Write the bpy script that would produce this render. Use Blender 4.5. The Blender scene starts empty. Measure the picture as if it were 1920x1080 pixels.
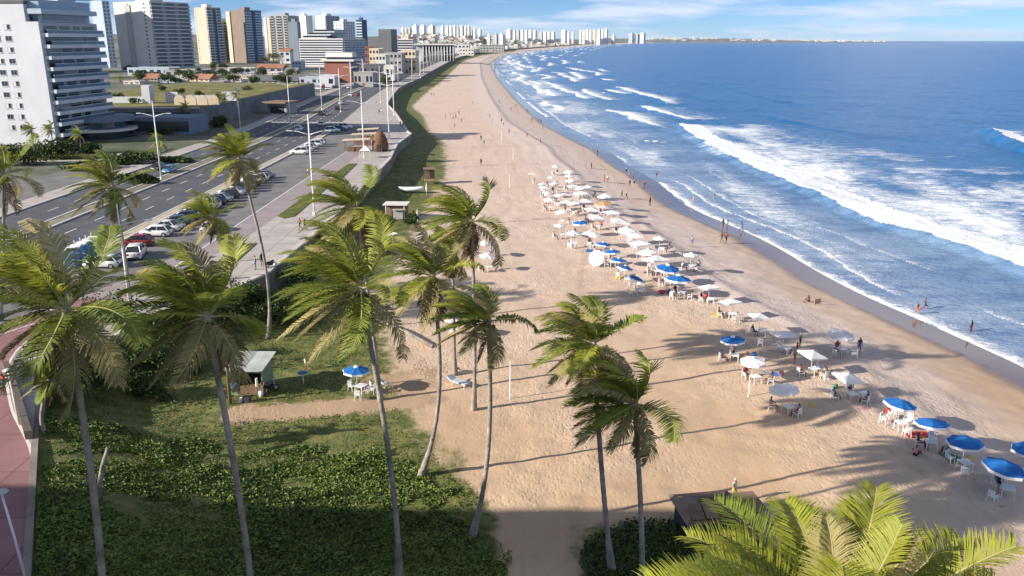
import bpy, math, random
import numpy as np
from mathutils import Vector, Matrix
R = math.radians
rnd = random.Random(11)
sc = bpy.context.scene
col = sc.collection

# ------------------------------------------------------------------ camera
H = 28.0                      # eye height above the dry sand, metres
FP = 1566.0                   # focal length in photo pixels (1920 wide)
PITCH = math.atan(464 / FP)
cd = bpy.data.cameras.new('camera'); cam = bpy.data.objects.new('camera', cd); col.objects.link(cam)
cam.location = (0, 0, H); cam.rotation_euler = (R(90) - PITCH, 0, 0)
cd.sensor_width = 36; cd.lens = 36 * FP / 1920; cd.clip_start = .5; cd.clip_end = 90000
sc.camera = cam

# ------------------------------------------------------------------ light
SUN_AZ, SUN_EL = R(19.5), R(22.3)     # shadows run 19.5 degrees off +X towards +Y
SDIR = Vector((math.cos(SUN_AZ) * math.cos(SUN_EL), math.sin(SUN_AZ) * math.cos(SUN_EL), -math.sin(SUN_EL)))
sd = bpy.data.lights.new('sun', 'SUN'); sun = bpy.data.objects.new('sun', sd); col.objects.link(sun)
sd.energy = 5.0; sd.angle = R(.53); sd.color = (1, .91, .79)
sun.rotation_euler = SDIR.to_track_quat('-Z', 'Y').to_euler()
wd = bpy.data.worlds.new('World'); sc.world = wd; wd.use_nodes = True
nt = wd.node_tree; nt.nodes.clear()
wo = nt.nodes.new('ShaderNodeOutputWorld'); bg = nt.nodes.new('ShaderNodeBackground')
sky = nt.nodes.new('ShaderNodeTexSky'); sky.sky_type = 'NISHITA'; sky.sun_disc = False
sky.sun_elevation = SUN_EL
sky.sun_rotation = math.atan2(-SDIR.x, -SDIR.y)
sky.air_density = .5; sky.dust_density = 0; sky.ozone_density = 6.0; sky.altitude = 0
bg.inputs["Strength"].default_value = .063
# broken fair-weather cloud on a flat layer overhead
tc = nt.nodes.new('ShaderNodeTexCoord'); sep = nt.nodes.new('ShaderNodeSeparateXYZ')
nt.links.new(tc.outputs['Generated'], sep.inputs[0])
mz = nt.nodes.new('ShaderNodeMath'); mz.operation = 'MAXIMUM'; mz.inputs[1].default_value = 0.0
nt.links.new(sep.outputs['Z'], mz.inputs[0])
ad = nt.nodes.new('ShaderNodeMath'); ad.operation = 'ADD'; ad.inputs[1].default_value = .10
nt.links.new(mz.outputs[0], ad.inputs[0])
cx = nt.nodes.new('ShaderNodeMath'); cx.operation = 'DIVIDE'; cy = nt.nodes.new('ShaderNodeMath'); cy.operation = 'DIVIDE'
nt.links.new(sep.outputs['X'], cx.inputs[0]); nt.links.new(ad.outputs[0], cx.inputs[1])
nt.links.new(sep.outputs['Y'], cy.inputs[0]); nt.links.new(ad.outputs[0], cy.inputs[1])
cmb = nt.nodes.new('ShaderNodeCombineXYZ'); nt.links.new(cx.outputs[0], cmb.inputs[0]); nt.links.new(cy.outputs[0], cmb.inputs[1])
cn = nt.nodes.new('ShaderNodeTexNoise'); cn.inputs['Scale'].default_value = .75; cn.inputs['Detail'].default_value = 7; cn.inputs['Roughness'].default_value = .55
nt.links.new(cmb.outputs[0], cn.inputs['Vector'])
cr = nt.nodes.new('ShaderNodeValToRGB'); cr.color_ramp.elements[0].position = .45; cr.color_ramp.elements[1].position = .62
cr.color_ramp.elements[0].color = (0, 0, 0, 1); cr.color_ramp.elements[1].color = (.92, .92, .92, 1)
nt.links.new(cn.outputs['Fac'], cr.inputs[0])
cm = nt.nodes.new('ShaderNodeMix'); cm.data_type = 'RGBA'
cm.inputs[7].default_value = (6.6, 7.4, 9.0, 1)
nt.links.new(cr.outputs[0], cm.inputs[0]); nt.links.new(sky.outputs[0], cm.inputs[6])
nt.links.new(cm.outputs[2], bg.inputs[0]); nt.links.new(bg.outputs[0], wo.inputs[0])
vs = sc.view_settings; vs.view_transform = 'Standard'; vs.look = 'None'; vs.gamma = 1; vs.use_curve_mapping = False
vs.exposure = .92
sc.cycles.max_bounces = 5; sc.cycles.transparent_max_bounces = 8

# ------------------------------------------------------------------ layout helpers
cP, sP = math.cos(PITCH), math.sin(PITCH)
def lay(x, y, z=0.0):
    """plan position on the level z of a point read off the survey photo"""
    u = (x - 960) / FP; v = -(y - 540) / FP
    t = (z - H) / (-sP + v * cP)
    return Vector((u * t, (cP + v * sP) * t, z))
def xat(px, Y, z=3.0): return (px - 960) / FP * (Y * cP - (z - H) * sP)
def zat(py, Y):
    v = (540 - py) / FP
    return H + Y * (v * cP - sP) / (cP + v * sP)
def pxof(X, Y, Z):
    a = Z - H; d = Y * cP - a * sP
    return 960 + FP * X / d, 540 - FP * (Y * sP + a * cP) / d

def nth(k): return f'{k}' + ('th' if 10 <= k % 100 <= 20 else {1: 'st', 2: 'nd', 3: 'rd'}.get(k % 10, 'th'))
# ------------------------------------------------------------------ numpy noise
_rs = np.random.RandomState(5); _tab = _rs.rand(256, 256)
def vnoise(x, y):
    xi = np.floor(x).astype(int); yi = np.floor(y).astype(int)
    fx = x - xi; fy = y - yi; fx = fx * fx * (3 - 2 * fx); fy = fy * fy * (3 - 2 * fy)
    a = _tab[xi % 256, yi % 256]; b = _tab[(xi + 1) % 256, yi % 256]
    c = _tab[xi % 256, (yi + 1) % 256]; d = _tab[(xi + 1) % 256, (yi + 1) % 256]
    return (a * (1 - fx) + b * fx) * (1 - fy) + (c * (1 - fx) + d * fx) * fy
def fbm(x, y, o=4):
    s = 0; a = .5; t = 0
    for i in range(o):
        s = s + a * vnoise(x + 17.3 * i, y + 9.1 * i); t += a; a *= .5; x = x * 2.03; y = y * 2.03
    return s / t
def sstep(a, b, x):
    t = np.clip((x - a) / (b - a), 0, 1); return t * t * (3 - 2 * t)

# ------------------------------------------------------------------ materials
MATS = {}
def nodes_of(m):
    m.use_nodes = True; t = m.node_tree; return t, t.nodes['Principled BSDF']
def mat(name, c, rough=.75, spec=.35, var=.18, vs=.6, bump=0, bs=8, metal=0, alpha=1, rand=0, coat=0, trans=0, fine=0):
    """plain procedural surface: base colour broken by world-space noise, optional bump and per-object variation"""
    if name in MATS: return MATS[name]
    m = bpy.data.materials.new(name); t, b = nodes_of(m); N = t.nodes; Lk = t.links
    b.inputs['Roughness'].default_value = rough; b.inputs['Specular IOR Level'].default_value = spec
    b.inputs['Metallic'].default_value = metal; b.inputs['Coat Weight'].default_value = coat
    g = N.new('ShaderNodeNewGeometry')
    n = N.new('ShaderNodeTexNoise'); n.inputs['Scale'].default_value = vs; n.inputs['Detail'].default_value = 5; n.inputs['Roughness'].default_value = .6
    Lk.new(g.outputs['Position'], n.inputs['Vector'])
    mr = N.new('ShaderNodeMapRange'); mr.inputs[1].default_value = .3; mr.inputs[2].default_value = .7
    mr.inputs[3].default_value = 1 - var; mr.inputs[4].default_value = 1 + var
    Lk.new(n.outputs['Fac'], mr.inputs[0])
    last = mr.outputs[0]
    if rand:
        oi = N.new('ShaderNodeObjectInfo'); r2 = N.new('ShaderNodeMapRange')
        r2.inputs[3].default_value = 1 - rand; r2.inputs[4].default_value = 1 + rand
        Lk.new(oi.outputs['Random'], r2.inputs[0])
        mu = N.new('ShaderNodeMath'); mu.operation = 'MULTIPLY'; Lk.new(last, mu.inputs[0]); Lk.new(r2.outputs[0], mu.inputs[1]); last = mu.outputs[0]
    vm = N.new('ShaderNodeVectorMath'); vm.operation = 'SCALE'; vm.inputs[0].default_value = c[:3]
    Lk.new(last, vm.inputs['Scale']); Lk.new(vm.outputs[0], b.inputs['Base Color'])
    if bump:
        n2 = N.new('ShaderNodeTexNoise'); n2.inputs['Scale'].default_value = bs; n2.inputs['Detail'].default_value = 4
        Lk.new(g.outputs['Position'], n2.inputs['Vector'])
        bp = N.new('ShaderNodeBump'); bp.inputs['Strength'].default_value = bump; bp.inputs['Distance'].default_value = .1
        Lk.new(n2.outputs['Fac'], bp.inputs['Height']); Lk.new(bp.outputs[0], b.inputs['Normal'])
    if trans:                               # thin leaf: some light comes through
        tr = N.new('ShaderNodeBsdfTranslucent'); mx = N.new('ShaderNodeMixShader'); mx.inputs[0].default_value = trans
        Lk.new(vm.outputs[0], tr.inputs[0]); Lk.new(b.outputs[0], mx.inputs[1]); Lk.new(tr.outputs[0], mx.inputs[2])
        Lk.new(mx.outputs[0], N['Material Output'].inputs[0])
    MATS[name] = m; return m

# ------------------------------------------------------------------ mesh builder
class MB:
    def __init__(s): s.v = []; s.f = []; s.m = []
    def poly(s, pts, m=0):
        i = len(s.v); s.v += [tuple(p) for p in pts]; s.f.append(tuple(range(i, i + len(pts)))); s.m.append(m); return s
    def box(s, x0, x1, y0, y1, z0, z1, m=0, M=None):
        i = len(s.v)
        P = [(x0, y0, z0), (x1, y0, z0), (x1, y1, z0), (x0, y1, z0), (x0, y0, z1), (x1, y0, z1), (x1, y1, z1), (x0, y1, z1)]
        if M is not None: P = [tuple(M @ Vector(p)) for p in P]
        s.v += P
        for q in ((0, 3, 2, 1), (4, 5, 6, 7), (0, 1, 5, 4), (1, 2, 6, 5), (2, 3, 7, 6), (3, 0, 4, 7)):
            s.f.append(tuple(i + k for k in q)); s.m.append(m)
        return s
    def ring(s, c, r, ax, n, ph=0):
        z = Vector(ax).normalized(); x = z.orthogonal().normalized() if abs(z.z) < .95 else Vector((1, 0, 0))
        x = (x - z * x.dot(z)).normalized(); y = z.cross(x); i = len(s.v)
        for k in range(n):
            a = 2 * math.pi * k / n + ph; p = Vector(c) + (x * math.cos(a) + y * math.sin(a)) * r; s.v.append(tuple(p))
        return i
    def tube(s, pts, rad, n=8, m=0, cap=True):
        pts = [Vector(p) for p in pts]; rr = rad if isinstance(rad, (list, tuple)) else [rad] * len(pts); prev = None; first = None
        for k, p in enumerate(pts):
            d = (pts[min(k + 1, len(pts) - 1)] - pts[max(k - 1, 0)])
            i = s.ring(p, rr[k], d, n)
            if prev is not None:
                for q in range(n):
                    s.f.append((prev + q, prev + (q + 1) % n, i + (q + 1) % n, i + q)); s.m.append(m)
            else: first = i
            prev = i
        if cap:
            s.f.append(tuple(prev + q for q in range(n))); s.m.append(m)
            s.f.append(tuple(first + n - 1 - q for q in range(n))); s.m.append(m)
        return s
    def prism(s, pl, z0, z1, m=0, mtop=None):
        n = len(pl); i = len(s.v)
        s.v += [(p[0], p[1], z0) for p in pl] + [(p[0], p[1], z1) for p in pl]
        for k in range(n):
            s.f.append((i + k, i + (k + 1) % n, i + n + (k + 1) % n, i + n + k)); s.m.append(m)
        s.f.append(tuple(i + n + k for k in range(n))); s.m.append(m if mtop is None else mtop)
        s.f.append(tuple(i + n - 1 - k for k in range(n))); s.m.append(m)
        return s
    def mesh(s, name, mats, smooth=False):
        me = bpy.data.meshes.new(name); me.from_pydata(s.v, [], s.f)
        for m in (mats if isinstance(mats, (list, tuple)) else [mats]): me.materials.append(m)
        me.polygons.foreach_set('material_index', s.m)
        if smooth: me.polygons.foreach_set('use_smooth', [True] * len(s.f))
        me.update(); return me
    def build(s, name, mats, parent=None, smooth=False, loc=None, rz=0):
        return ob(name, s.mesh(name, mats, smooth), parent, loc, rz)
def ob(name, me, parent=None, loc=None, rz=0):
    o = bpy.data.objects.new(name, me); col.objects.link(o)
    if parent: o.parent = parent
    if loc is not None: o.location = loc
    if rz: o.rotation_euler = (0, 0, rz)
    return o
def tag(o, label=None, cat=None, group=None, kind=None):
    if label: o['label'] = label
    if cat: o['category'] = cat
    if group: o['group'] = group
    if kind: o['kind'] = kind
    return o
def thing(name, label, cat, loc=(0, 0, 0), rz=0, group=None):
    o = ob(name, None, None, loc, rz); o.empty_display_size = .2; return tag(o, label, cat, group)
KIDS = {}
def kids(o): return [c for c in bpy.data.objects if c.parent == o]
def copy_tree(tree, parent=None):
    """tree = (obj, [subtrees]) -> copy with all parts"""
    o, ch = tree; c = o.copy(); col.objects.link(c); c.parent = parent
    return (c, [copy_tree(k, c) for k in ch])
def tree_of(o, level=0): return (o, [tree_of(k, level + 1) for k in o.children])
def grid_mesh(name, X, Y, Z, m, attrs=None, smooth=True):
    """X, Y, Z: (rows, cols) arrays -> one sheet with optional float attributes"""
    r, c = X.shape
    v = np.stack([X, Y, Z], -1).reshape(-1, 3)
    i = np.arange((r - 1) * (c - 1)); a = (i // (c - 1)) * c + i % (c - 1)
    f = np.stack([a, a + 1, a + 1 + c, a + c], -1)
    me = bpy.data.meshes.new(name)
    me.vertices.add(len(v)); me.vertices.foreach_set('co', v.astype(np.float32).ravel())
    me.loops.add(f.size); me.loops.foreach_set('vertex_index', f.astype(np.int32).ravel())
    me.polygons.add(len(f)); me.polygons.foreach_set('loop_start', np.arange(0, f.size, 4, dtype=np.int32))
    me.polygons.foreach_set('use_smooth', [smooth] * len(f))
    me.update(calc_edges=True); me.validate()
    for k, arr in (attrs or {}).items():
        at = me.attributes.new(k, 'FLOAT', 'POINT'); at.data.foreach_set('value', arr.astype(np.float32).ravel())
    me.materials.append(m)
    return ob(name, me)
# ------------------------------------------------------------------ coast lines (X as a function of Y)
_W = np.array([(-4, -60), (-10, 0), (-16, 20), (-23.8, 35), (-26.8, 40.8), (-31.1, 49.1), (-37.7, 62), (-40.2, 66.8), (-35.2, 67.9), (-33.1, 77),
    (-29.4, 83), (-27.4, 90), (-26.4, 119), (-26.9, 183), (-28.9, 210), (-28.2, 235), (-29.4, 238.5), (-34.2, 264), (-42.5, 308), (-50.5, 345), (-52, 354),
    (-56.7, 402), (-61.6, 461), (-63.7, 518), (-64, 592), (-69, 740), (-83, 1245), (-82, 1700), (-15, 2500), (230, 4250), (560, 6500), (1500, 11500), (1900, 13500)])
_S = np.array([(58, -60), (54, 0), (51.5, 40), (50, 60), (48.1, 73), (45.5, 91.5), (40.8, 114.6), (33.9, 154), (27.8, 230), (15.7, 312), (6.9, 439),
    (-6.3, 682), (-25, 1153), (-20, 1700), (44.7, 2425), (300, 4250), (700, 6500), (1760, 11500), (2250, 13500)])
def Wx(Y): return np.interp(Y, _W[:, 1], _W[:, 0])
def Sx(Y): return np.interp(Y, _S[:, 1], _S[:, 0]) + 1.2 * np.sin(np.asarray(Y) * .11) * np.interp(Y, [0, 60, 300], [1, 1, 0]) 
SEA = -2.0
_V = np.array([(2, -60), (2, 36), (-1, 44), (-3, 49), (-6.5, 55), (-8.5, 60), (-10.5, 68), (-14.5, 83), (-17, 90), (-16, 104), (-15, 140), (-14.9, 180), (-19.6, 238),
    (-27, 270), (-35.7, 335), (-44.7, 376), (-49, 500), (-51.3, 636), (-70, 1215), (-60, 1700), (40, 2600), (330, 4300), (900, 7000), (3000, 13500)])
def Vx(Y): return np.interp(Y, _V[:, 1], _V[:, 0])
def ground(X, Y):
    X = np.asarray(X, float); Y = np.asarray(Y, float)
    w = Wx(Y); d = Sx(Y) - X
    z = np.where(d < 18, -.35 * sstep(18.6, 16.4, d) - 1.65 * np.clip((17 - d) / 17, 0, 1), 0)
    z = np.where(d < 0, -2.0 + d * .09, z)
    k = np.interp(Y, [30, 52, 59, 68, 90], [2.9, 2.9, .8, .5, .9]); wd = np.interp(Y, [30, 52, 59], [9.5, 9.5, 6])
    z = z + k * np.exp(-(np.clip(X - w, 0, None) / wd) ** 2)
    return z
def gz(X, Y): return float(ground(X, Y))
def on(x, y, it=4):
    """world point on the beach below a survey pixel"""
    z = 0.0
    for _ in range(it): p = lay(x, y, z); z = gz(p.x, p.y)
    return Vector((p.x, p.y, z))
PZ = 3.0                      # promenade, road and city level

# ------------------------------------------------------------------ sand
def sand_material():
    m = bpy.data.materials.new('sand'); t, b = nodes_of(m); N = t.nodes; Lk = t.links
    g = N.new('ShaderNodeNewGeometry')
    def noise(sc, det=5, ro=.6, vec=None):
        n = N.new('ShaderNodeTexNoise'); n.inputs['Scale'].default_value = sc; n.inputs['Detail'].default_value = det; n.inputs['Roughness'].default_value = ro
        Lk.new(vec or g.outputs['Position'], n.inputs['Vector']); return n.outputs['Fac']
    def attr(k):
        a = N.new('ShaderNodeAttribute'); a.attribute_name = k; return a.outputs['Fac']
    def mix(f, a, c):
        x = N.new('ShaderNodeMix'); x.data_type = 'RGBA'
        for s, v in ((6, a), (7, c)):
            if isinstance(v, tuple): x.inputs[s].default_value = (*v, 1)
            else: Lk.new(v, x.inputs[s])
        Lk.new(f, x.inputs[0]); return x.outputs[2]
    def rng(v, a, c, d=0., e=1.):
        x = N.new('ShaderNodeMapRange'); x.interpolation_type = 'SMOOTHSTEP'
        for i, q in enumerate((a, c, d, e)): x.inputs[i + 1].default_value = q
        Lk.new(v, x.inputs[0]); return x.outputs[0]
    def math_(op, a, c):
        x = N.new('ShaderNodeMath'); x.operation = op
        for i, q in enumerate((a, c)):
            if isinstance(q, (int, float)): x.inputs[i].default_value = q
            else: Lk.new(q, x.inputs[i])
        return x.outputs[0]
    big = noise(.05, 3); mid = noise(.5, 4, .65); fine = noise(3.2, 3, .7)
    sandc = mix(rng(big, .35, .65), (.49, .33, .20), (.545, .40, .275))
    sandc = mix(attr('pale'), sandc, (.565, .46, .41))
    sandc = mix(rng(mid, .42, .75, 0, .25), sandc, (.40, .27, .165))
    tm = N.new('ShaderNodeMapping'); tm.inputs['Rotation'].default_value = (0, 0, .12); tm.inputs['Scale'].default_value = (.55, .035, 1); Lk.new(g.outputs['Position'], tm.inputs[0])
    sandc = mix(rng(noise(1.0, 4, .7, tm.outputs[0]), .52, .72, 0, .45), sandc, (.39, .28, .19))
    sandc = mix(rng(fine, .56, .8, 0, .35), sandc, (.34, .245, .17))
    sandc = mix(rng(math_('ADD', attr('trail'), math_('MULTIPLY', math_('SUBTRACT', mid, .5), 1.2)), .35, 1.0, 0, .55), sandc, (.37, .265, .18))
    vm = math_('ADD', attr('veg'), math_('MULTIPLY', math_('SUBTRACT', noise(.35, 4, .7), .5), 1.5))
    grass = mix(rng(noise(.8, 4, .7), .35, .7), (.075, .105, .020), (.22, .20, .065))
    grass = mix(rng(fine, .4, .75, 0, .5), grass, (.055, .065, .022))
    c = mix(rng(vm, .35, .75), sandc, grass)
    c = mix(rng(math_('ADD', attr('dirt'), math_('MULTIPLY', math_('SUBTRACT', noise(.5, 3), .5), 1.5)), .4, .7), c, (.40, .275, .175))
    wet = rng(math_('ADD', attr('wet'), math_('MULTIPLY', math_('SUBTRACT', noise(.12, 4), .5), .5)), .25, .8)
    c = mix(wet, c, (.23, .165, .125))
    db = rng(math_('ADD', attr('debris'), math_('MULTIPLY', math_('SUBTRACT', noise(1.6, 4, .75), .5), 2.0)), .75, 1.1)
    c = mix(db, c, (.10, .075, .045))
    Lk.new(c, b.inputs['Base Color'])
    Lk.new(rng(attr('wet'), .40, .85, .9, .07), b.inputs['Roughness'])
    b.inputs['Specular IOR Level'].default_value = .4
    # footprints: dimples in the dry sand, smooth where the sea has washed it
    mp = N.new('ShaderNodeMapping'); mp.inputs['Rotation'].default_value = (0, 0, .5); mp.inputs['Scale'].default_value = (1.5, .6, 1)
    Lk.new(g.outputs['Position'], mp.inputs[0])
    vo = N.new('ShaderNodeTexVoronoi'); vo.inputs['Scale'].default_value = 2.3; vo.inputs['Randomness'].default_value = 1
    Lk.new(mp.outputs[0], vo.inputs['Vector'])
    rough_ = rng(big, .38, .62, .25, 1.15)
    h = math_('MULTIPLY', rough_, math_('ADD', math_('MULTIPLY', rng(vo.outputs['Distance'], .0, .5), .22), math_('MULTIPLY', noise(1.1, 5, .68), 1.25)))
    bp = N.new('ShaderNodeBump'); bp.inputs['Distance'].default_value = .14
    Lk.new(h, bp.inputs['Height']); Lk.new(rng(math_('ADD', attr('wet'), attr('smooth')), .02, .7, .75, .03), bp.inputs['Strength'])
    Lk.new(bp.outputs[0], b.inputs['Normal'])
    return m
yr = np.concatenate([np.linspace(-30, 30, 30), 30 + np.cumsum(np.linspace(.28, .55, 300)), np.geomspace(156, 13400, 150)])
s = np.linspace(0, 1, 190)
Yg, Sg = np.meshgrid(yr, s, indexing='ij')
w = Wx(Yg) - .1; e = Sx(Yg) + 34
Xg = w + (e - w) * Sg
Zg = ground(Xg, Yg)
dsh = Sx(Yg) - Xg
near = np.interp(Yg, [0, 150, 400], [1, 1, 0])
Zg = Zg + near * np.where(dsh > 5, 1, 0) * ((fbm(Xg * .16, Yg * .16) - .5) * .38 + (fbm(Xg * .9, Yg * .9, 3) - .5) * .16)
trail = np.zeros_like(Xg)
rt = random.Random(4)
for k in range(15):                 # footpaths trodden across the dry sand
    y0, y1 = rt.uniform(36, 60), rt.uniform(95, 190)
    if k < 9: x0, x1 = rt.uniform(-4, 30), rt.uniform(-12, 22)
    else: y1 = y0 + rt.uniform(5, 30); x0, x1 = rt.uniform(-4, 4), rt.uniform(28, 44)
    t_ = np.clip((Yg - y0) / (y1 - y0), 0, 1) if k < 9 else np.clip((Xg - x0) / (x1 - x0), 0, 1)
    wob_ = 2.2 * (vnoise(t_ * 5 + k * 7.1, t_ * 0 + k) - .5)
    d_ = (Xg - (x0 + (x1 - x0) * t_) - wob_) if k < 9 else (Yg - (y0 + (y1 - y0) * t_) - wob_)
    trail = np.maximum(trail, np.exp(-(d_ / rt.uniform(.35, .8)) ** 2) * ((t_ > 0) & (t_ < 1)) * rt.uniform(.5, 1) * sstep(11, 16, Sx(Yg) - Xg))
veg = sstep(4.5, -3, Xg - Vx(Yg))
# trodden path by the hut and bare sandy patches
px_, py_ = lay(600, 735, 0).x, lay(600, 735, 0).y
dirt = np.exp(-(((Yg - (60.2 + .19 * (Xg + 19))) / 2.0) ** 2)) * sstep(-25, -21, Xg) * sstep(-2, -9, Xg) * 1.05
dirt = np.maximum(dirt, np.exp(-(((Xg + 9) / 4.5) ** 2 + ((Yg - 66) / 5) ** 2)) * .8)
dirt = np.maximum(dirt, sstep(3.2, 1.2, np.abs(Xg - 1.2 - .25 * (44 - Yg))) * sstep(47, 44, Yg) * .0)
veg = np.where((Yg < 47), np.maximum(veg * sstep(1.5, -1, np.abs(Xg - 1.6) * -1 + 2.2), np.exp(-(((Xg - 7.2) / 4.2) ** 4 + ((Yg - 40) / 5.0) ** 4))), veg)
pathm = sstep(1.0, 2.0, np.abs(Xg - 1.3 - .18 * (42 - Yg))); veg = np.where(Yg < 47, veg * pathm, veg)
veg = np.where(Xg > 12, veg * 0, veg)
wet = sstep(8.5, 2.5, dsh)
debris = np.exp(-((dsh - 17.8 - 2.2 * np.sin(Yg * .05)) / .7) ** 2) * .75 * np.interp(Yg, [120, 320], [1, .45])
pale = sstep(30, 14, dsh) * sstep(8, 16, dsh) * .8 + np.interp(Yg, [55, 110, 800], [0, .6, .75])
smooth = sstep(14, 9, dsh) + np.interp(Yg, [150, 500], [0, .6])
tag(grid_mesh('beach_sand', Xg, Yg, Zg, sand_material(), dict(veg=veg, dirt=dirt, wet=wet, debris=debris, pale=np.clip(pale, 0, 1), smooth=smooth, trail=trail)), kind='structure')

# ------------------------------------------------------------------ sea
SEA_Y = np.concatenate([np.linspace(0, 30, 12)[:-1], np.geomspace(30, 900, 560), np.geomspace(915, 60000, 150)])
ratio = np.concatenate([np.linspace(-2.2, -.16, 26)[:-1], np.linspace(-.16, .78, 600), np.linspace(.78, 3.5, 30)[1:]])
Yw, Rw = np.meshgrid(SEA_Y, ratio, indexing='ij')
Xw = Rw * (Yw + 20)
Xw = np.where(Yw < 100, Xw, Xw)
def front(pts):
    q = sorted((lay(x, y, SEA).y, lay(x, y, SEA).x) for x, y in pts); a = np.array(q); return a[:, 0], a[:, 1]
foam = np.zeros_like(Xw); hgt = np.zeros_like(Xw)
wob = (fbm(Xw * .05, Yw * .05, 4) - .5)
wob2 = (fbm(Xw * .3 + 40, Yw * .3, 4) - .5)
def breaker(pts, core, tail, amp, power=1.0, ends=.12, wobble=6, tailamp=.75, face=3.0):
    """surf line: steep front towards the beach, white core, thinning tail to seaward"""
    global foam, hgt
    yy, xx = front(pts); t = (Yw - yy[0]) / (yy[-1] - yy[0])
    env = sstep(0, ends, t) * sstep(1, 1 - ends, t)
    d = Xw - np.interp(Yw, yy, xx) - wob * wobble - wob2 * 2.0
    f = sstep(-.7, .5, d) * np.where(d < core, 1, tailamp * np.clip(1 - (d - core) / tail, 0, 1) ** power)
    foam = np.maximum(foam, f * env)
    hgt = hgt + env * amp * sstep(-face, .4, d) * np.exp(-np.clip(d, 0, None) / (core + 2.5))
streak = fbm(Xw * .10 + 11, Yw * .045, 5)
breaker([(1268, 232), (1300, 262), (1350, 290), (1450, 335), (1540, 375), (1620, 405), (1780, 462), (1920, 508), (2150, 590), (2500, 720)], 8.5, 50, .9, .75, .03, 5, .78)
breaker([(1140, 161), (1180, 172), (1225, 186), (1262, 200)], 5, 20, 1.0, 1.2, .15, 5)
breaker([(1182, 197), (1215, 206), (1250, 216), (1300, 228)], 4.5, 24, .9, 1.0, .15, 4)
breaker([(1848, 243), (1870, 255), (1900, 270), (1960, 292), (2100, 340)], 6, 14, 2.0, 1.4, .12, 4, .6, 6)
breaker([(1112, 128), (1140, 137)], 5, 8, .6, 1, .3, 6); breaker([(1120, 147), (1142, 152)], 5, 8, .6, 1, .3, 6)
breaker([(1180, 263), (1250, 268)], 1.8, 5, .35, 1, .25, 1.2, .5)
breaker([(1160, 175), (1110, 172), (1075, 173)], 1.8, 6, .3, 1, .25, 1.2, .5)
solid = foam > .97
foam = np.where(solid, foam, foam * (.10 + 1.0 * streak))
# thin wash edges along the beach
dw = Xw - Sx(Yw)
for off, wd_, am, fr in ((.2, 1.6, .95, .045), (4.2, 1.6, .62, .031), (9.5, 1.4, .5, .05), (15, 2.2, .42, .04)):
    lob = off + 3.2 * (vnoise(Yw * fr, 0 * Yw + off * 7) - .45) + wob2 * 1.2
    gap = sstep(.34, .5, vnoise(Yw * fr * .8 + 31, 0 * Yw + 3 + off))
    d = dw - lob
    foam = np.maximum(foam, am * gap * np.where(d > 0, np.exp(-d / wd_), sstep(-.35, 0, d)) * np.interp(Yw, [60, 400, 900], [1, .9, .6]))
# milky broken water inside the surf
inner = sstep(0, 6, dw) * sstep(np.interp(Yw, [100, 200, 400, 900, 2400], [30, 44, 60, 90, 120]), 12, dw)
lac = fbm(Xw * .085 + 7, Yw * .026, 5)
foam = np.maximum(foam, inner * sstep(.34, .70, lac) * .42)
# rows of small breakers farther up the bay: bright front, fading tail to seaward
band = sstep(250, 340, Yw)
for k, base in enumerate((12, 21, 31, 44, 60, 80, 108, 140)):
    reach = np.interp(Yw, [300, 420, 700, 1200, 2400, 6000], [34, 58, 85, 120, 170, 190])
    line = base * np.interp(Yw, [300, 900, 2400], [.9, 1.1, 1.4]) + 16 * (vnoise(Yw * .012 + 9 * k, 0 * Yw + k) - .5) + wob * 8 + wob2 * 2
    gap = sstep(.44, .60, vnoise(Yw * (.017 - .0008 * k) + 3.7 * k, 0 * Yw + 20 + k))
    d = dw - line
    f = np.where(d < 0, sstep(-.8, .3, d), np.where(d < 2.4, 1, .62 * np.exp(-(d - 2.4) / 9)))
    foam = np.maximum(foam, band * gap * f * sstep(reach + 12, reach - 6, line) * np.interp(k, [0, 7], [.85, 1]))
    hgt = hgt + band * gap * .5 * sstep(-2.5, .3, d) * np.exp(-np.clip(d, 0, None) / 5)
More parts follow.
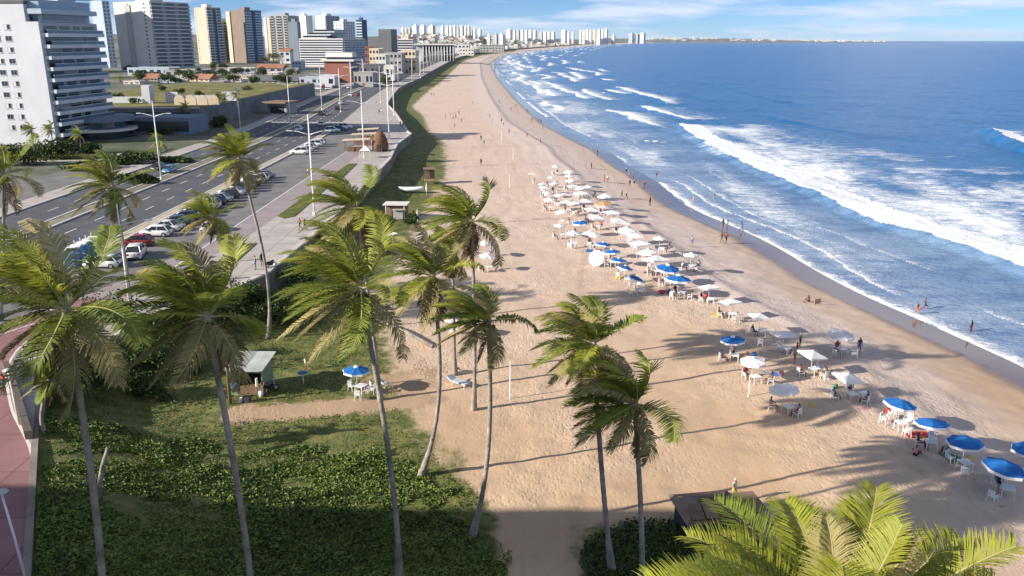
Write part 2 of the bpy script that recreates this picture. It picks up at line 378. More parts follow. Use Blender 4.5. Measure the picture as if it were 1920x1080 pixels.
# old foam drifting behind the main breaker
drift = sstep(20, 34, dw) * sstep(125, 55, dw) * sstep(330, 200, Yw)
foam = np.maximum(foam, drift * sstep(.36, .66, fbm(Xw * .06 + 3, Yw * .10, 5)) * .50)
hgt = hgt + np.interp(Yw, [30, 500, 2500], [1, 1, .0]) * ((fbm(Xw * .07, Yw * .035, 3) - .5) * 1.0 + (fbm(Xw * .35, Yw * .2, 3) - .5) * .34) * sstep(0, 35, dw)
Zw = SEA + hgt * sstep(-1, 6, dw)
depth = sstep(2, 75, dw - wob * 20) 
shal = sstep(44, 0, dw)
def sea_material():
    m = bpy.data.materials.new('sea_water'); t, b = nodes_of(m); N = t.nodes; Lk = t.links
    g = N.new('ShaderNodeNewGeometry')
    def noise(sc_, det=5, ro=.6, scale=(1, 1, 1)):
        mp = N.new('ShaderNodeMapping'); mp.inputs['Scale'].default_value = scale; Lk.new(g.outputs['Position'], mp.inputs[0])
        n = N.new('ShaderNodeTexNoise'); n.inputs['Scale'].default_value = sc_; n.inputs['Detail'].default_value = det; n.inputs['Roughness'].default_value = ro
        Lk.new(mp.outputs[0], n.inputs['Vector']); return n.outputs['Fac']
    def attr(k):
        a = N.new('ShaderNodeAttribute'); a.attribute_name = k; return a.outputs['Fac']
    def mix(f, a, c):
        x = N.new('ShaderNodeMix'); x.data_type = 'RGBA'
        for s_, v in ((6, a), (7, c)):
            if isinstance(v, tuple): x.inputs[s_].default_value = (*v, 1)
            else: Lk.new(v, x.inputs[s_])
        Lk.new(f, x.inputs[0]); return x.outputs[2]
    def rng(v, a, c, d=0., e=1.):
        x = N.new('ShaderNodeMapRange'); x.interpolation_type = 'SMOOTHSTEP'
        for i, q in enumerate((a, c, d, e)): x.inputs[i + 1].default_value = q
        Lk.new(v, x.inputs[0]); return x.outputs[0]
    def ma(op, a, c):
        x = N.new('ShaderNodeMath'); x.operation = op
        for i, q in enumerate((a, c)):
            if isinstance(q, (int, float)): x.inputs[i].default_value = q
            else: Lk.new(q, x.inputs[i])
        return x.outputs[0]
    water = mix(attr('depth'), (.12, .25, .39), (.012, .125, .32))
    water = mix(ma('MULTIPLY', attr('shal'), .9), water, (.30, .36, .47))
    water = mix(rng(noise(.02, 5, .6, (1, 2.6, 1)), .38, .68, 0, .45), water, (.010, .09, .25))
    water = mix(rng(noise(.11, 4, .65, (.7, 2.2, 1)), .46, .70, 0, .5), water, (.008, .075, .22))
    fn = ma('ADD', ma('MULTIPLY', noise(.34, 5, .72, (.8, 1.5, 1)), 1.0), ma('MULTIPLY', noise(1.7, 3, .7), .35))
    fo = rng(ma('SUBTRACT', ma('MULTIPLY', attr('foam'), 1.30), fn), -.46, .20)
    c = mix(fo, water, (.86, .88, .90))
    Lk.new(c, b.inputs['Base Color'])
    Lk.new(rng(fo, 0, 1, .22, .8), b.inputs['Roughness']); b.inputs['IOR'].default_value = 1.333
    b.inputs['Specular IOR Level'].default_value = .42
    h = ma('ADD', ma('MULTIPLY', noise(.22, 4, .62, (1, 1.9, 1)), 1.0), ma('MULTIPLY', noise(1.4, 3, .6, (1, 1.7, 1)), .28))
    h = ma('ADD', h, ma('MULTIPLY', fo, .35))
    bp = N.new('ShaderNodeBump'); bp.inputs['Strength'].default_value = .55; bp.inputs['Distance'].default_value = 1.1
    Lk.new(h, bp.inputs['Height']); Lk.new(bp.outputs[0], b.inputs['Normal'])
    return m
tag(grid_mesh('sea', Xw, Yw, Zw, sea_material(), dict(foam=foam, depth=depth, shal=shal)), kind='structure')

# ------------------------------------------------------------------ city ground with the hill behind
def hill(X, Y):
    X = np.asarray(X, float); Y = np.asarray(Y, float); inl = Wx(Y) - X
    h = 30 * sstep(40, 420, inl) * sstep(1500, 3000, Y) + 8 * sstep(100, 700, inl) * sstep(900, 1800, Y)
    return PZ + h * (.65 + .7 * fbm(X * .0023, Y * .0023, 3))
yr = np.concatenate([np.linspace(-150, 700, 172), np.geomspace(708, 13400, 90)])
s = np.concatenate([[0, .0004, .003], np.geomspace(.006, 1, 90)])
Yc, Sc_ = np.meshgrid(yr, s, indexing='ij'); Xc = Wx(Yc) - Sc_ * np.interp(Yc, [-150, 3000, 13000], [1400, 4200, 9000])
Zc = hill(Xc, Yc) - .012
def city_material():
    m = mat('city_ground', (.20, .19, .175), .9, .2, .25, .08, .2, 2)
    t = m.node_tree; N = t.nodes; Lk = t.links; b = N['Principled BSDF']
    old = b.inputs['Base Color'].links[0].from_socket
    g = N.new('ShaderNodeNewGeometry'); n = N.new('ShaderNodeTexNoise'); n.inputs['Scale'].default_value = .012; n.inputs['Detail'].default_value = 8; n.inputs['Roughness'].default_value = .7
    Lk.new(g.outputs['Position'], n.inputs['Vector'])
    cr_ = N.new('ShaderNodeMapRange'); cr_.inputs[1].default_value = .46; cr_.inputs[2].default_value = .60; Lk.new(n.outputs['Fac'], cr_.inputs[0])
    x = N.new('ShaderNodeMix'); x.data_type = 'RGBA'; Lk.new(cr_.outputs[0], x.inputs[0]); Lk.new(old, x.inputs[6]); x.inputs[7].default_value = (.055, .075, .028, 1)
    Lk.new(x.outputs[2], b.inputs['Base Color']); return m
tag(grid_mesh('city_ground', Xc[:, ::-1], Yc[:, ::-1], Zc[:, ::-1], city_material()), kind='structure')
# ------------------------------------------------------------------ streets and promenade
_C = np.array([(-200, 0), (220, 0), (272, -2.5), (323, -7), (402, -13.5), (480, -18), (600, -22), (740, -28), (1245, -43), (1700, -42), (2500, 25)])
def Cx(Y): return np.interp(Y, _C[:, 0], _C[:, 1])
def strip(name, fa, fb, y0, y1, z, m, n=None, kind='structure'):
    ys = np.concatenate([np.arange(y0, min(y1, 420), 2.5), np.linspace(max(y0, 420), y1, max(2, int((y1 - 420) / 12)))[0:] if y1 > 420 else np.array([y1])])
    t = np.linspace(0, 1, 7 if n is None else n)
    Y_, T_ = np.meshgrid(ys, t, indexing='ij'); A = fa(Y_); B = fb(Y_)
    o = grid_mesh(name, A + (B - A) * T_, Y_, Y_ * 0 + z, m)
    if kind: tag(o, kind=kind)
    return o
def ribbon(pts, w, z, m, name):
    """path of constant width along a polyline, resampled with a smooth curve"""
    P = [Vector((*p, 0)) for p in pts]; Q = []
    for i in range(len(P) - 1):
        p0, p1, p2, p3 = P[max(i - 1, 0)], P[i], P[i + 1], P[min(i + 2, len(P) - 1)]
        for k in range(8):
            t = k / 8; Q.append(.5 * (2 * p1 + (p2 - p0) * t + (2 * p0 - 5 * p1 + 4 * p2 - p3) * t * t + (3 * p1 - p0 - 3 * p2 + p3) * t ** 3))
    Q.append(P[-1]); L = []; Rr = []
    for i, q in enumerate(Q):
        d = (Q[min(i + 1, len(Q) - 1)] - Q[max(i - 1, 0)]).normalized(); nrm = Vector((-d.y, d.x, 0))
        L.append(q + nrm * w / 2); Rr.append(q - nrm * w / 2)
    a = np.array([[(l.x, l.y, z), (r.x, r.y, z)] for l, r in zip(L, Rr)])
    return grid_mesh(name, a[:, ::-1, 0], a[:, ::-1, 1], a[:, ::-1, 2], m), Q, L, Rr
asphalt = mat('asphalt', (.085, .088, .10), .82, .35, .22, .35, .25, 14)
t_ = asphalt.node_tree
parking = mat('parking_asphalt', (.17, .165, .165), .88, .3, .25, .3, .25, 12)
paving = mat('promenade_paving', (.42, .385, .36), .85, .25, .14, .5, .2, 9)
def paving_joints(m, sx, sy):
    t = m.node_tree; N = t.nodes; Lk = t.links; b = N['Principled BSDF']; old = b.inputs['Base Color'].links[0].from_socket
    g = N.new('ShaderNodeNewGeometry'); br = N.new('ShaderNodeTexBrick'); br.inputs['Scale'].default_value = 1; br.inputs['Brick Width'].default_value = sx; br.inputs['Row Height'].default_value = sy
    br.inputs['Mortar Size'].default_value = .05; br.inputs['Color1'].default_value = (1, 1, 1, 1); br.inputs['Color2'].default_value = (.86, .86, .86, 1); br.inputs['Mortar'].default_value = (.55, .55, .55, 1); br.offset = 0
    Lk.new(g.outputs['Position'], br.inputs['Vector'])
    x = N.new('ShaderNodeMix'); x.data_type = 'RGBA'; x.blend_type = 'MULTIPLY'; x.inputs[0].default_value = 1; Lk.new(old, x.inputs[6]); Lk.new(br.outputs['Color'], x.inputs[7]); Lk.new(x.outputs[2], b.inputs['Base Color'])
paving_joints(paving, 3.0, 4.0)
pink = mat('bike_path_paint', (.29, .15, .155), .85, .25, .16, .4, .1, 10)
paving_joints(pink, 5.0, 5.0)
paint = mat('road_paint', (.72, .72, .70), .7, .3, .15, 2)
kerbm = mat('kerb_concrete', (.55, .53, .49), .85, .25, .12, .8)
grassm = mat('verge_grass', (.10, .115, .03), .95, .15, .4, .7, .5, 6)
K0 = -38.5
kerb_in = lambda Y: np.where(Y < 262, np.interp(Y, [-60, 40, 66, 84, 250, 262], [-46, -46, -46.5, K0, K0, -51.2]), -51.2 + Cx(Y))
strip('promenade', lambda Y: kerb_in(Y), lambda Y: Wx(Y) + .0, -60, 1700, PZ + .13, paving, 13)
strip('parking_lot', lambda Y: -50.6 + 0 * Y, lambda Y: kerb_in(Y) - .02, -60, 262, PZ + .006, parking, 9)
strip('road_seaward', lambda Y: -64.4 + Cx(Y), lambda Y: -52.4 + Cx(Y), -60, 2400, PZ + .010, asphalt, 9)
strip('road_landward', lambda Y: -75.2 + Cx(Y), lambda Y: -66.6 + Cx(Y), -60, 2400, PZ + .010, asphalt, 9)
strip('side_road', lambda Y: -90 + 0 * Y, lambda Y: -79.0 + 0 * Y, -60, 175, PZ + .006, parking, 9)
strip('sidewalk', lambda Y: -79.4 + Cx(Y), lambda Y: -75.3 + Cx(Y), -60, 1700, PZ + .12, paving, 5)
# kerbs: real steps
def kerb_line(name, f, y0, y1, w=.22, h=.15, m=kerbm):
    mb = MB(); ys = list(np.arange(y0, min(y1, 420), 4)) + (list(np.linspace(420, y1, 40)) if y1 > 420 else [y1])
    for a, b_ in zip(ys[:-1], ys[1:]):
        xa, xb = float(f(a)), float(f(b_)); i = len(mb.v)
        for (x, y) in ((xa, a), (xb, b_)):
            mb.v += [(x - w / 2, y, PZ - .05), (x - w / 2, y, PZ + h), (x + w / 2, y, PZ + h), (x + w / 2, y, PZ - .05)]
        for q in ((0, 1, 5, 4), (1, 2, 6, 5), (2, 3, 7, 6)): mb.f.append(tuple(i + k for k in q)); mb.m.append(0)
    return tag(mb.build(name, m), kind='structure')
kerb_line('kerb', lambda Y: kerb_in(np.array(float(Y))) - .11, -60, 1500, .26, .16)
kerb_line('kerb', lambda Y: -64.2 + Cx(Y), -60, 1500, .35, .2)
kerb_line('kerb', lambda Y: -66.8 + Cx(Y), -60, 1500, .3, .2)
kerb_line('kerb', lambda Y: -75.3 + Cx(Y), -60, 1500, .25, .18)
kerb_line('kerb', lambda Y: -52.3 + Cx(Y), -60, 258, .28, .17)
kerb_line('kerb', lambda Y: -50.6 + Cx(Y), -60, 258, .28, .2)
strip('separator_paving', lambda Y: -52.2 + Cx(Y), lambda Y: -50.7 + Cx(Y), -60, 258, PZ + .14, mat('separator_concrete', (.40, .36, .28), .9, .2, .25, .6), 3)
strip('median', lambda Y: -66.65 + Cx(Y), lambda Y: -64.35 + Cx(Y), -60, 1500, PZ + .13, mat('median_soil', (.20, .19, .14), .95, .2, .4, .5), 3)
# lane markings, flat paint
mb = MB()
for off, y0, y1 in ((-56.4, 20, 700), (-60.4, 20, 700), (-70.9, 60, 700)):
    y = y0
    while y < y1:
        x0, x1 = off + float(Cx(y)), off + float(Cx(y + 3.2))
        mb.poly([(x0 - .08, y, PZ + .016), (x0 + .08, y, PZ + .016), (x1 + .08, y + 3.2, PZ + .016), (x1 - .08, y + 3.2, PZ + .016)]); y += 8.2
for k in range(16):          # zebra crossing
    x = -75 + k * 1.42
    if -66.9 < x < -64.0: continue
    mb.poly([(x, 268, PZ + .016), (x + .6, 268, PZ + .016), (x + .6 + Cx(272), 272, PZ + .016), (x + Cx(272), 272, PZ + .016)])
tag(mb.build('lane_marking', paint), kind='structure')
# bike path, its white edge lines and the grass patches
bp_pts = [(-36.8, 245), (-36.8, 200), (-36.8, 116), (-38.6, 96), (-41.5, 80), (-43.8, 70), (-42.2, 62), (-37.2, 53.5), (-31.55, 46), (-27.6, 38.5), (-21.75, 27), (-14.3, 8), (-9, -20)]
o, Q, Lq, Rq = ribbon(bp_pts[4:], 4.0, PZ + .137, pink, 'bike_path'); tag(o, kind='structure')
mauve = mat('faded_path_paving', (.29, .245, .25), .85, .25, .14, .5); o, Q2, L2, R2 = ribbon(bp_pts[:5], 4.0, PZ + .137, mauve, 'footpath'); tag(o, kind='structure')
for k, side in ((0, Lq), (1, Rq)):
    a = np.array([[(p.x, p.y, PZ + .143), (p.x + (q.x - p.x) * .05, p.y + (q.y - p.y) * .05, PZ + .143)] for p, q in zip(side, (Rq if k == 0 else Lq))])
    if k == 0: a = a[:, ::-1]
    tag(grid_mesh('bike_path_edge', a[..., 0], a[..., 1], a[..., 2], mat('path_edge_paint', (.66, .60, .56), .8, .2, .1)), kind='structure')
for y0, y1 in ((86, 104), (121, 150), (158, 176)):
    mb = MB(); mb.prism([(-34.6, y0), (-33.2, y0 - 1.5), (-32.0, y0), (-32.6, y1), (-34.4, y1)], PZ + .02, PZ + .20)
    tag(mb.build('verge', grassm), kind='structure')
# low dark wall between path and promenade at the near end
mb = MB()
tr = [(-40.2, 61.5), (-35.6, 55.0), (-31.6, 49.2)]
for (a, b_) in zip(tr[:-1], tr[1:]):
    mb.prism([(a[0], a[1]), (b_[0], b_[1]), (b_[0] + .45, b_[1] + .12), (a[0] + .45, a[1] + .12)], PZ + .1, PZ + .75)
w_ = thing('parapet_wall', 'low dark parapet wall running beside the pink bike path, bottom left', 'wall')
mb.build('wall', mat('dark_wall', (.12, .10, .085), .9, .2), w_)
# sea wall and coping
def along_wall(y0, y1, step):
    ys = sorted(set([float(y) for y in _W[:, 1] if y0 < y < y1] + list(np.arange(y0, y1, step)) + [y1])); return [(float(Wx(y)), y) for y in ys]
sw = thing('sea_wall', 'long concrete retaining wall holding the promenade above the beach', 'wall', (float(Wx(120)), 120, 0))
def wall_mesh(pts, t0, t1, z0, z1):
    mb = MB(); n = len(pts); T = []
    for i, p in enumerate(pts):
        a = Vector(pts[max(i - 1, 0)]); b_ = Vector(pts[min(i + 1, n - 1)]); d = (b_ - a).normalized(); T.append(Vector((d.y, -d.x)))
    for i, p in enumerate(pts):
        q0 = Vector(p) + T[i] * t0; q1 = Vector(p) + T[i] * t1
        mb.v += [(q0.x, q0.y, z0), (q0.x, q0.y, z1), (q1.x, q1.y, z1), (q1.x, q1.y, z0)]
    for i in range(n - 1):
        for q in ((0, 4, 5, 1), (1, 5, 6, 2), (2, 6, 7, 3)): mb.f.append(tuple(4 * i + k for k in q)); mb.m.append(0)
    return mb
wp = along_wall(-60, 1650, 12)
o = wall_mesh(wp, -.05, .35, -1.2, PZ + .10).build('wall', mat('sea_wall_concrete', (.23, .20, .17), .92, .2, .35, .3, .3, 3), None)
o.parent = sw; o.matrix_parent_inverse = Matrix.Translation(-Vector((float(Wx(120)), 120, 0)))
o = wall_mesh([q_ for q_ in wp if q_[1] < 56], -.03, .36, PZ + .10, PZ + .22).build('edge_beam', MATS['sea_wall_concrete'], None)
o.parent = sw; o.matrix_parent_inverse = Matrix.Translation(-Vector((float(Wx(120)), 120, 0)))
o = wall_mesh([q_ for q_ in wp if q_[1] > 60], -.25, .42, PZ + .10, PZ + .32).build('coping', mat('coping_concrete', (.50, .47, .43), .85, .25, .12, .5), None)
o.parent = sw; o.matrix_parent_inverse = Matrix.Translation(-Vector((float(Wx(120)), 120, 0)))

# ------------------------------------------------------------------ street lamps
lampm = mat('lamp_white_paint', (.78, .77, .74), .45, .5, .06)
lampgrey = mat('lamp_head_grey', (.50, .51, .52), .4, .5, .05)
def lamp_proto(hh, arms, label):
    t = thing('street_lamp', label, 'street lamp', group='tall street lamps along the avenue')
    MB().tube([(0, 0, 0), (0, 0, hh * .5), (0, 0, hh)], [.17, .13, .075], 8).build('pole', lampm, t, True)
    MB().tube([(0, 0, 0), (0, 0, .5)], [.26, .24], 8).build('base', lampm, t, True)
    for sx in ((-1, 1) if arms == 2 else (1,)):
        za = hh * .82
        a = MB().tube([(0, 0, za - .25), (sx * .7, 0, za), (sx * 1.7, 0, za + .28), (sx * 2.5, 0, za + .38)], [.07, .06, .05, .045], 6).build('arm', lampm, t, True)
        h = MB(); h.box(-.45, .45, -.17, .17, -.07, .07); h.build('lamp_head', lampgrey, a, loc=(sx * 2.8, 0, za + .38))
    return t
LP = {'tall': tree_of(lamp_proto(14.8, 2, 'x'))}
lamps = [((303, 338), 14.4, 'white double-arm street lamp on the median beside two cars'), ((590, 405), 14.7, 'tall white lamp post on the promenade beside the walking couple'),
    ((246, 584), 10.4, 'white lamp post on the promenade behind the palm, near the blue toilets'), ((451, 243), 14, 'white double-arm street lamp left of the road by the small palms'),
    ((545, 236), 14.7, 'white street lamp on the median next to the zebra crossing'), ((604, 207), 15.5, 'street lamp on the median below the striped white block'),
    ((639, 211), 15.4, 'street lamp in front of the red brown building, nearer one'), ((659, 181), 15.6, 'street lamp at the right edge of the red brown building'),
    ((681, 162), 15.0, 'street lamp right of the red brown building, far side of the road'), ((683, 297), 14.6, 'lamp post beside the thatched kiosks on the promenade'),
    ((714, 194), 15, 'lamp post on the promenade where the sea wall bends inland'), ((730, 262), 17, 'lamp post on the promenade right behind the brown dome hut'),
    ((739, 217), 17, 'tallest-looking lamp post at the curved sea wall edge'), ((747, 161), 15, 'lamp post left of the far promenade curve'),
    ((773, 154), 15.5, 'lamp post at the start of the far row beside the wall'), ((789, 147), 17, 'lamp post standing on the sea wall corner before the far row')]
def put_lamp(x, y, hh, label, rz=0, first=[True]):
    if first[0]: tr_ = LP['tall']; first[0] = False
    else: tr_ = copy_tree(LP['tall'])
    o = tr_[0]; o.location = (x, y, PZ + .1); s_ = hh / 14.8; o.scale = (max(.9, s_), max(.9, s_), s_); o.rotation_euler = (0, 0, rz); o['label'] = label
    return o
for (p, hh, lb) in lamps:
    q = lay(*p, PZ); put_lamp(q.x, q.y, hh, lb, rnd.uniform(-.15, .15))
y = 640.; kk = 0
while y < 1650:          # far row along the promenade
    kk += 1
    put_lamp(float(Wx(y)) - 3.0, y, 15.2, f'thin white lamp post, {nth(kk)} from the near end of the far promenade row', rnd.uniform(-.1, .1)); y += 34 + y * .018
y = 430.; kk = 0
while y < 1500:
    kk += 1
    put_lamp(-65.4 + float(Cx(y)), y, 14.8, f'far street lamp on the median, {nth(kk)} beyond the red brown building', rnd.uniform(-.1, .1)); y += 46 + y * .02
# small path lamps near the camera
def path_lamp(x, y, hh, label, lean=0):
    t = thing('path_lamp', label, 'lamp', (x, y, PZ + .13))
    MB().tube([(0, 0, 0), (lean * .4, 0, hh * .5), (lean, 0, hh)], [.075, .06, .05], 8).build('pole', lampm, t, True)
    m_ = MB(); m_.tube([(lean, 0, hh - .05), (lean, 0, hh + .06), (lean, 0, hh + .18)], [.12, .34, .12], 12); m_.build('lamp_head', lampgrey, t, True)
q = lay(48, 1088, PZ); path_lamp(q.x, q.y, 4.6, 'slim path lamp with flat round head beside the pink path', -.35)
q = lay(37, 800, PZ); path_lamp(q.x, q.y, 3.9, 'slim path lamp at the start of the beige walkway, left edge', -.1)
# ------------------------------------------------------------------ cars
glass = mat('car_glass', (.02, .025, .03), .08, .6, .0); tyre_m = mat('tyre_rubber', (.02, .02, .02), .9, .2, .1); rim_m = mat('wheel_rim', (.45, .45, .46), .35, .5, .05, metal=.7)
lightm = mat('headlight', (.75, .76, .74), .15, .6, .0); redm = mat('taillight', (.35, .02, .02), .25, .5, .0); trim = mat('black_trim', (.03, .03, .032), .6, .4, .05)
def paintm(n, c): return mat('car_paint_' + n, c, .28, .5, .03, .5, coat=.6)
CP = dict(white=paintm('white', (.74, .74, .72)), silver=paintm('silver', (.40, .41, .43)), black=paintm('black', (.018, .019, .022)), navy=paintm('navy', (.03, .055, .12)),
    red=paintm('red', (.22, .02, .02)), grey=paintm('grey', (.15, .16, .17)), blue=paintm('blue', (.10, .22, .40)))
def loft(mb, secs, m=0):
    """secs: list of rings (same count) -> skinned tube with end caps"""
    n = len(secs[0]); base = len(mb.v)
    for s_ in secs: mb.v += [tuple(p) for p in s_]
    for k in range(len(secs) - 1):
        for q in range(n):
            a = base + k * n + q; b_ = base + k * n + (q + 1) % n
            mb.f.append((a, b_, b_ + n, a + n)); mb.m.append(m)
    mb.f.append(tuple(base + n - 1 - q for q in range(n))); mb.m.append(m)
    mb.f.append(tuple(base + (len(secs) - 1) * n + q for q in range(n))); mb.m.append(m)
def car_proto(kind):
    t = thing('parked_car', 'x', 'car')
    L, W = (4.1, .86) if kind == 'hatch' else (4.5, .88) if kind == 'sedan' else (4.4, .90)
    hood, belt, roof = (.86, .95, 1.48) if kind != 'suv' else (1.0, 1.08, 1.70)
    # body along x: nose at +L/2. section = rounded rectangle of width w and height span
    def sec(x, w, z0, z1): return [(x, -w * .92, z0), (x, -w, z0 + .12), (x, -w, z1 - .16), (x, -w * .90, z1), (x, w * .90, z1), (x, w, z1 - .16), (x, w, z0 + .12), (x, w * .92, z0)]
    mb = MB(); hl = L / 2
    tail = belt - .03 if kind != 'sedan' else belt - .06
    loft(mb, [sec(-hl, W * .86, .34, tail - .16), sec(-hl + .14, W * .97, .24, tail), sec(-hl * .5, W, .2, belt), sec(.1, W, .2, belt), sec(hl * .45, W, .2, belt - .02), sec(hl * .62, W * .99, .2, hood + .03), sec(hl - .3, W * .95, .24, hood - .1), sec(hl, W * .80, .36, hood - .28)])
    mb.build('body', CP['white'], t, True)
    # cabin: glass house with painted roof and pillars
    xb0, xb1 = (-hl + .12, -hl + .62) if kind != 'sedan' else (-hl + .75, -hl + 1.35)
    xf0, xf1 = hl * .50, hl * .12
    wb, wr = W * .93, W * .74
    def house(z0, z1, f0, f1, infl): 
        def L_(a, b_, f): return a + (b_ - a) * f
        lo = [(L_(xb0, xb1, f0) - infl, -L_(wb, wr, f0) - infl, z0), (L_(xf0, xf1, f0) + infl, -L_(wb, wr, f0) - infl, z0), (L_(xf0, xf1, f0) + infl, L_(wb, wr, f0) + infl, z0), (L_(xb0, xb1, f0) - infl, L_(wb, wr, f0) + infl, z0)]
        hi = [(L_(xb0, xb1, f1) - infl, -L_(wb, wr, f1) - infl, z1), (L_(xf0, xf1, f1) + infl, -L_(wb, wr, f1) - infl, z1), (L_(xf0, xf1, f1) + infl, L_(wb, wr, f1) + infl, z1), (L_(xb0, xb1, f1) - infl, L_(wb, wr, f1) + infl, z1)]
        return lo, hi
    lo, hi = house(belt - .03, roof - .05, 0, 1, 0)
    names = ['side_window', 'windscreen', 'side_window', 'rear_window']
    for k, nm in enumerate(names):
        a, b_ = lo[k], lo[(k + 1) % 4]; c, d = hi[(k + 1) % 4], hi[k]
        MB().poly([a, b_, c, d]).build(nm, glass, t)
    mb = MB(); xs = [hi[0][0] - .04, hi[0][0] + .25, hi[1][0] - .25, hi[1][0] + .05]
    loft(mb, [[(x, -wr - .02 + e, roof - .06), (x, -wr * .8, roof + c_), (x, wr * .8, roof + c_), (x, wr + .02 - e, roof - .06)] for x, c_, e in zip(xs, (-.03, .02, .02, -.03), (.04, 0, 0, .04))])
    mb.build('roof', CP['white'], t, True)
    for sy in (-1, 1):
        for (fx0, fx1) in ((xb0, xb1), (xf0, xf1), ((xb0 + xf0) * .5, (xb0 + xf0) * .5 + .02)): MB().tube([(fx0, sy * (wb + .005), belt - .05), (fx1, sy * (wr + .005), roof - .03)], .05, 5).build('pillar', CP['white'], t)
    for sx in (-.62, .62):
        for sy in (-1, 1):
            w_ = MB(); yy0, yy1 = (W - .2, W + .01) if sy > 0 else (-W - .01, -W + .2)
            w_.tube([(sx * hl, yy0, .32), (sx * hl, yy1, .32)], .32, 14); wo_ = w_.build('wheel', tyre_m, t, False)
            yr_ = yy1 + .012 if sy > 0 else yy0 - .012
            MB().tube([(sx * hl, yr_ - .01, .32), (sx * hl, yr_ + .01, .32)], .2, 10).build('rim', rim_m, wo_)
    for sy in (-1, 1):
        MB().box(hl - .16, hl - .02, sy * W * .62 - .16, sy * W * .62 + .16, hood - .36, hood - .2).build('headlight', lightm, t)
        MB().box(-hl - .015, -hl + .12, sy * W * .70 - .13, sy * W * .70 + .13, tail - .38, tail - .15).build('taillight', redm, t)
        MB().box(xf0 - .25, xf0 - .08, sy * (W + .09) - .09, sy * (W + .09) + .09, belt - .02, belt + .13).build('mirror', trim, t)
    MB().box(hl - .12, hl + .03, -W * .7, W * .7, .30, .46).build('bumper', trim, t); MB().box(-hl - .03, -hl + .12, -W * .7, W * .7, .32, .46).build('bumper', trim, t)
    return t
_proto = {}
def put_car(kind, color, x, y, rz, label, group=None, name='parked_car'):
    if kind not in _proto: t = car_proto(kind); _proto[kind] = tree_of(t); tr_ = _proto[kind]
    else: tr_ = copy_tree(_proto[kind])
    o = tr_[0]; o.name = name; o.location = (x, y, PZ + .014); o.rotation_euler = (0, 0, rz); o['label'] = label
    if group: o['group'] = group
    for c, _ in tr_[1]:
        if c.name.split('.')[0] in ('body', 'roof', 'pillar'):
            c.material_slots[0].link = 'OBJECT'; c.material_slots[0].material = CP[color]
    return o
WST, N_, E_ = math.pi, math.pi / 2, 0
PG = 'cars parked nose-in along the separator'
park = [('suv', 'white', 97.6, -45.2, 'white boxy car parked next to the blue portable toilets, right one', N_ + .2), ('hatch', 'white', 92.8, -47, 'white car parked below the blue portable toilets', WST), ('hatch', 'red', 103.2, -47.6, 'dark red small car half hidden behind palm fronds', WST),
    ('hatch', 'white', 108.8, -47.4, 'white hatchback nearest in the row by the yellowish kerb', WST), ('sedan', 'white', 112.0, -47.4, 'white sedan second in the row by the yellowish kerb', WST), ('sedan', 'navy', 115.4, -47.2, 'dark blue sedan between white parked cars', WST),
    ('hatch', 'black', 118.4, -47.3, 'black hatchback parked beside the dark blue sedan', WST), ('hatch', 'white', 121.4, -47.3, 'white hatchback past the middle of the near parked row', WST), ('sedan', 'grey', 124.4, -47.2, 'grey sedan in the near parked row behind the small palm', WST), ('suv', 'white', 127.5, -47.3, 'white tall car behind the small dark palm', WST), ('hatch', 'black', 130.5, -47.3, 'black hatchback between a white and a silver car', WST), ('sedan', 'silver', 133.4, -47.3, 'silver sedan at the far end of the near parked row', WST)]
for (k, c, yv, xv, lb, rz) in park: put_car(k, c, xv, yv, rz + rnd.uniform(-.05, .05), lb, PG)
put_car('sedan', 'silver', -41.0, 111.5, N_, 'silver blue sedan standing alone in the lot beside the promenade kerb')
mid = ['black', 'white', 'navy', 'silver', 'black', 'white', 'white', 'grey']
for k, c in enumerate(mid): put_car(('hatch', 'sedan', 'suv')[k % 3], c, -47.2, 136.5 + 3.0 * k, WST + rnd.uniform(-.05, .05), f'{c} car, {["first","second","third","fourth","fifth","sixth","seventh","eighth"][k]} from the near end of the middle parked row', PG)
for k, yv in enumerate((192.5, 197.0, 201.5, 206.5, 211)): put_car(('suv', 'hatch', 'sedan')[k % 3], 'white' if k != 2 else 'silver', -48.6, yv, WST + rnd.uniform(-.06, .06), f'{"white" if k != 2 else "silver"} car, {["first","second","third","fourth","last"][k]} in the row casting long shadows before the kiosks', PG)
put_car('suv', 'white', -52.3 + 1.4, 239.5, .12, 'white patrol car parked sideways nearest in a group of three'); put_car('sedan', 'navy', -50.0, 244.5, .1, 'dark blue car between two white cars beside the road'); put_car('suv', 'white', -49.2, 249.5, .15, 'white car farthest in a group of three beside the road')
RG = 'cars driving on the avenue'
for (k, c, p, rz, lb) in [('hatch', 'white', (604, 236), N_, 'white hatchback driving away just past the zebra crossing'), ('suv', 'white', (561, 246), N_, 'pale car on the avenue behind the tall lamp arm'), ('hatch', 'blue', (318, 324), -N_, 'pale blue car driving beside the median lamp'), ('sedan', 'black', (298, 318), -N_, 'black car driving along the landward lane'),
    ('suv', 'black', (603, 216), N_, 'black car driving away in the shaded lane'), ('suv', 'black', (634, 206), N_, 'black car beside the median lamp post'), ('hatch', 'white', (640, 196), N_, 'white car just ahead of the black car at the median'), ('hatch', 'white', (658, 180), N_, 'white car driving away, left of a dark red one'),
    ('sedan', 'red', (673, 180), N_, 'dark red car driving away next to a white one'), ('hatch', 'white', (654, 166), -N_, 'white car coming towards us near the red brown building'), ('suv', 'white', (668, 160), -N_, 'white van coming down the landward lane far off'), ('hatch', 'white', (700, 160), N_, 'small white car far up the seaward lane'),
    ('sedan', 'silver', (722, 146), N_, 'silver car far up the avenue'), ('hatch', 'white', (741, 136), -N_, 'white car at the far bend of the avenue')]:
    q = lay(*p, PZ); put_car(k, c, q.x, q.y, rz, lb, RG, 'car')
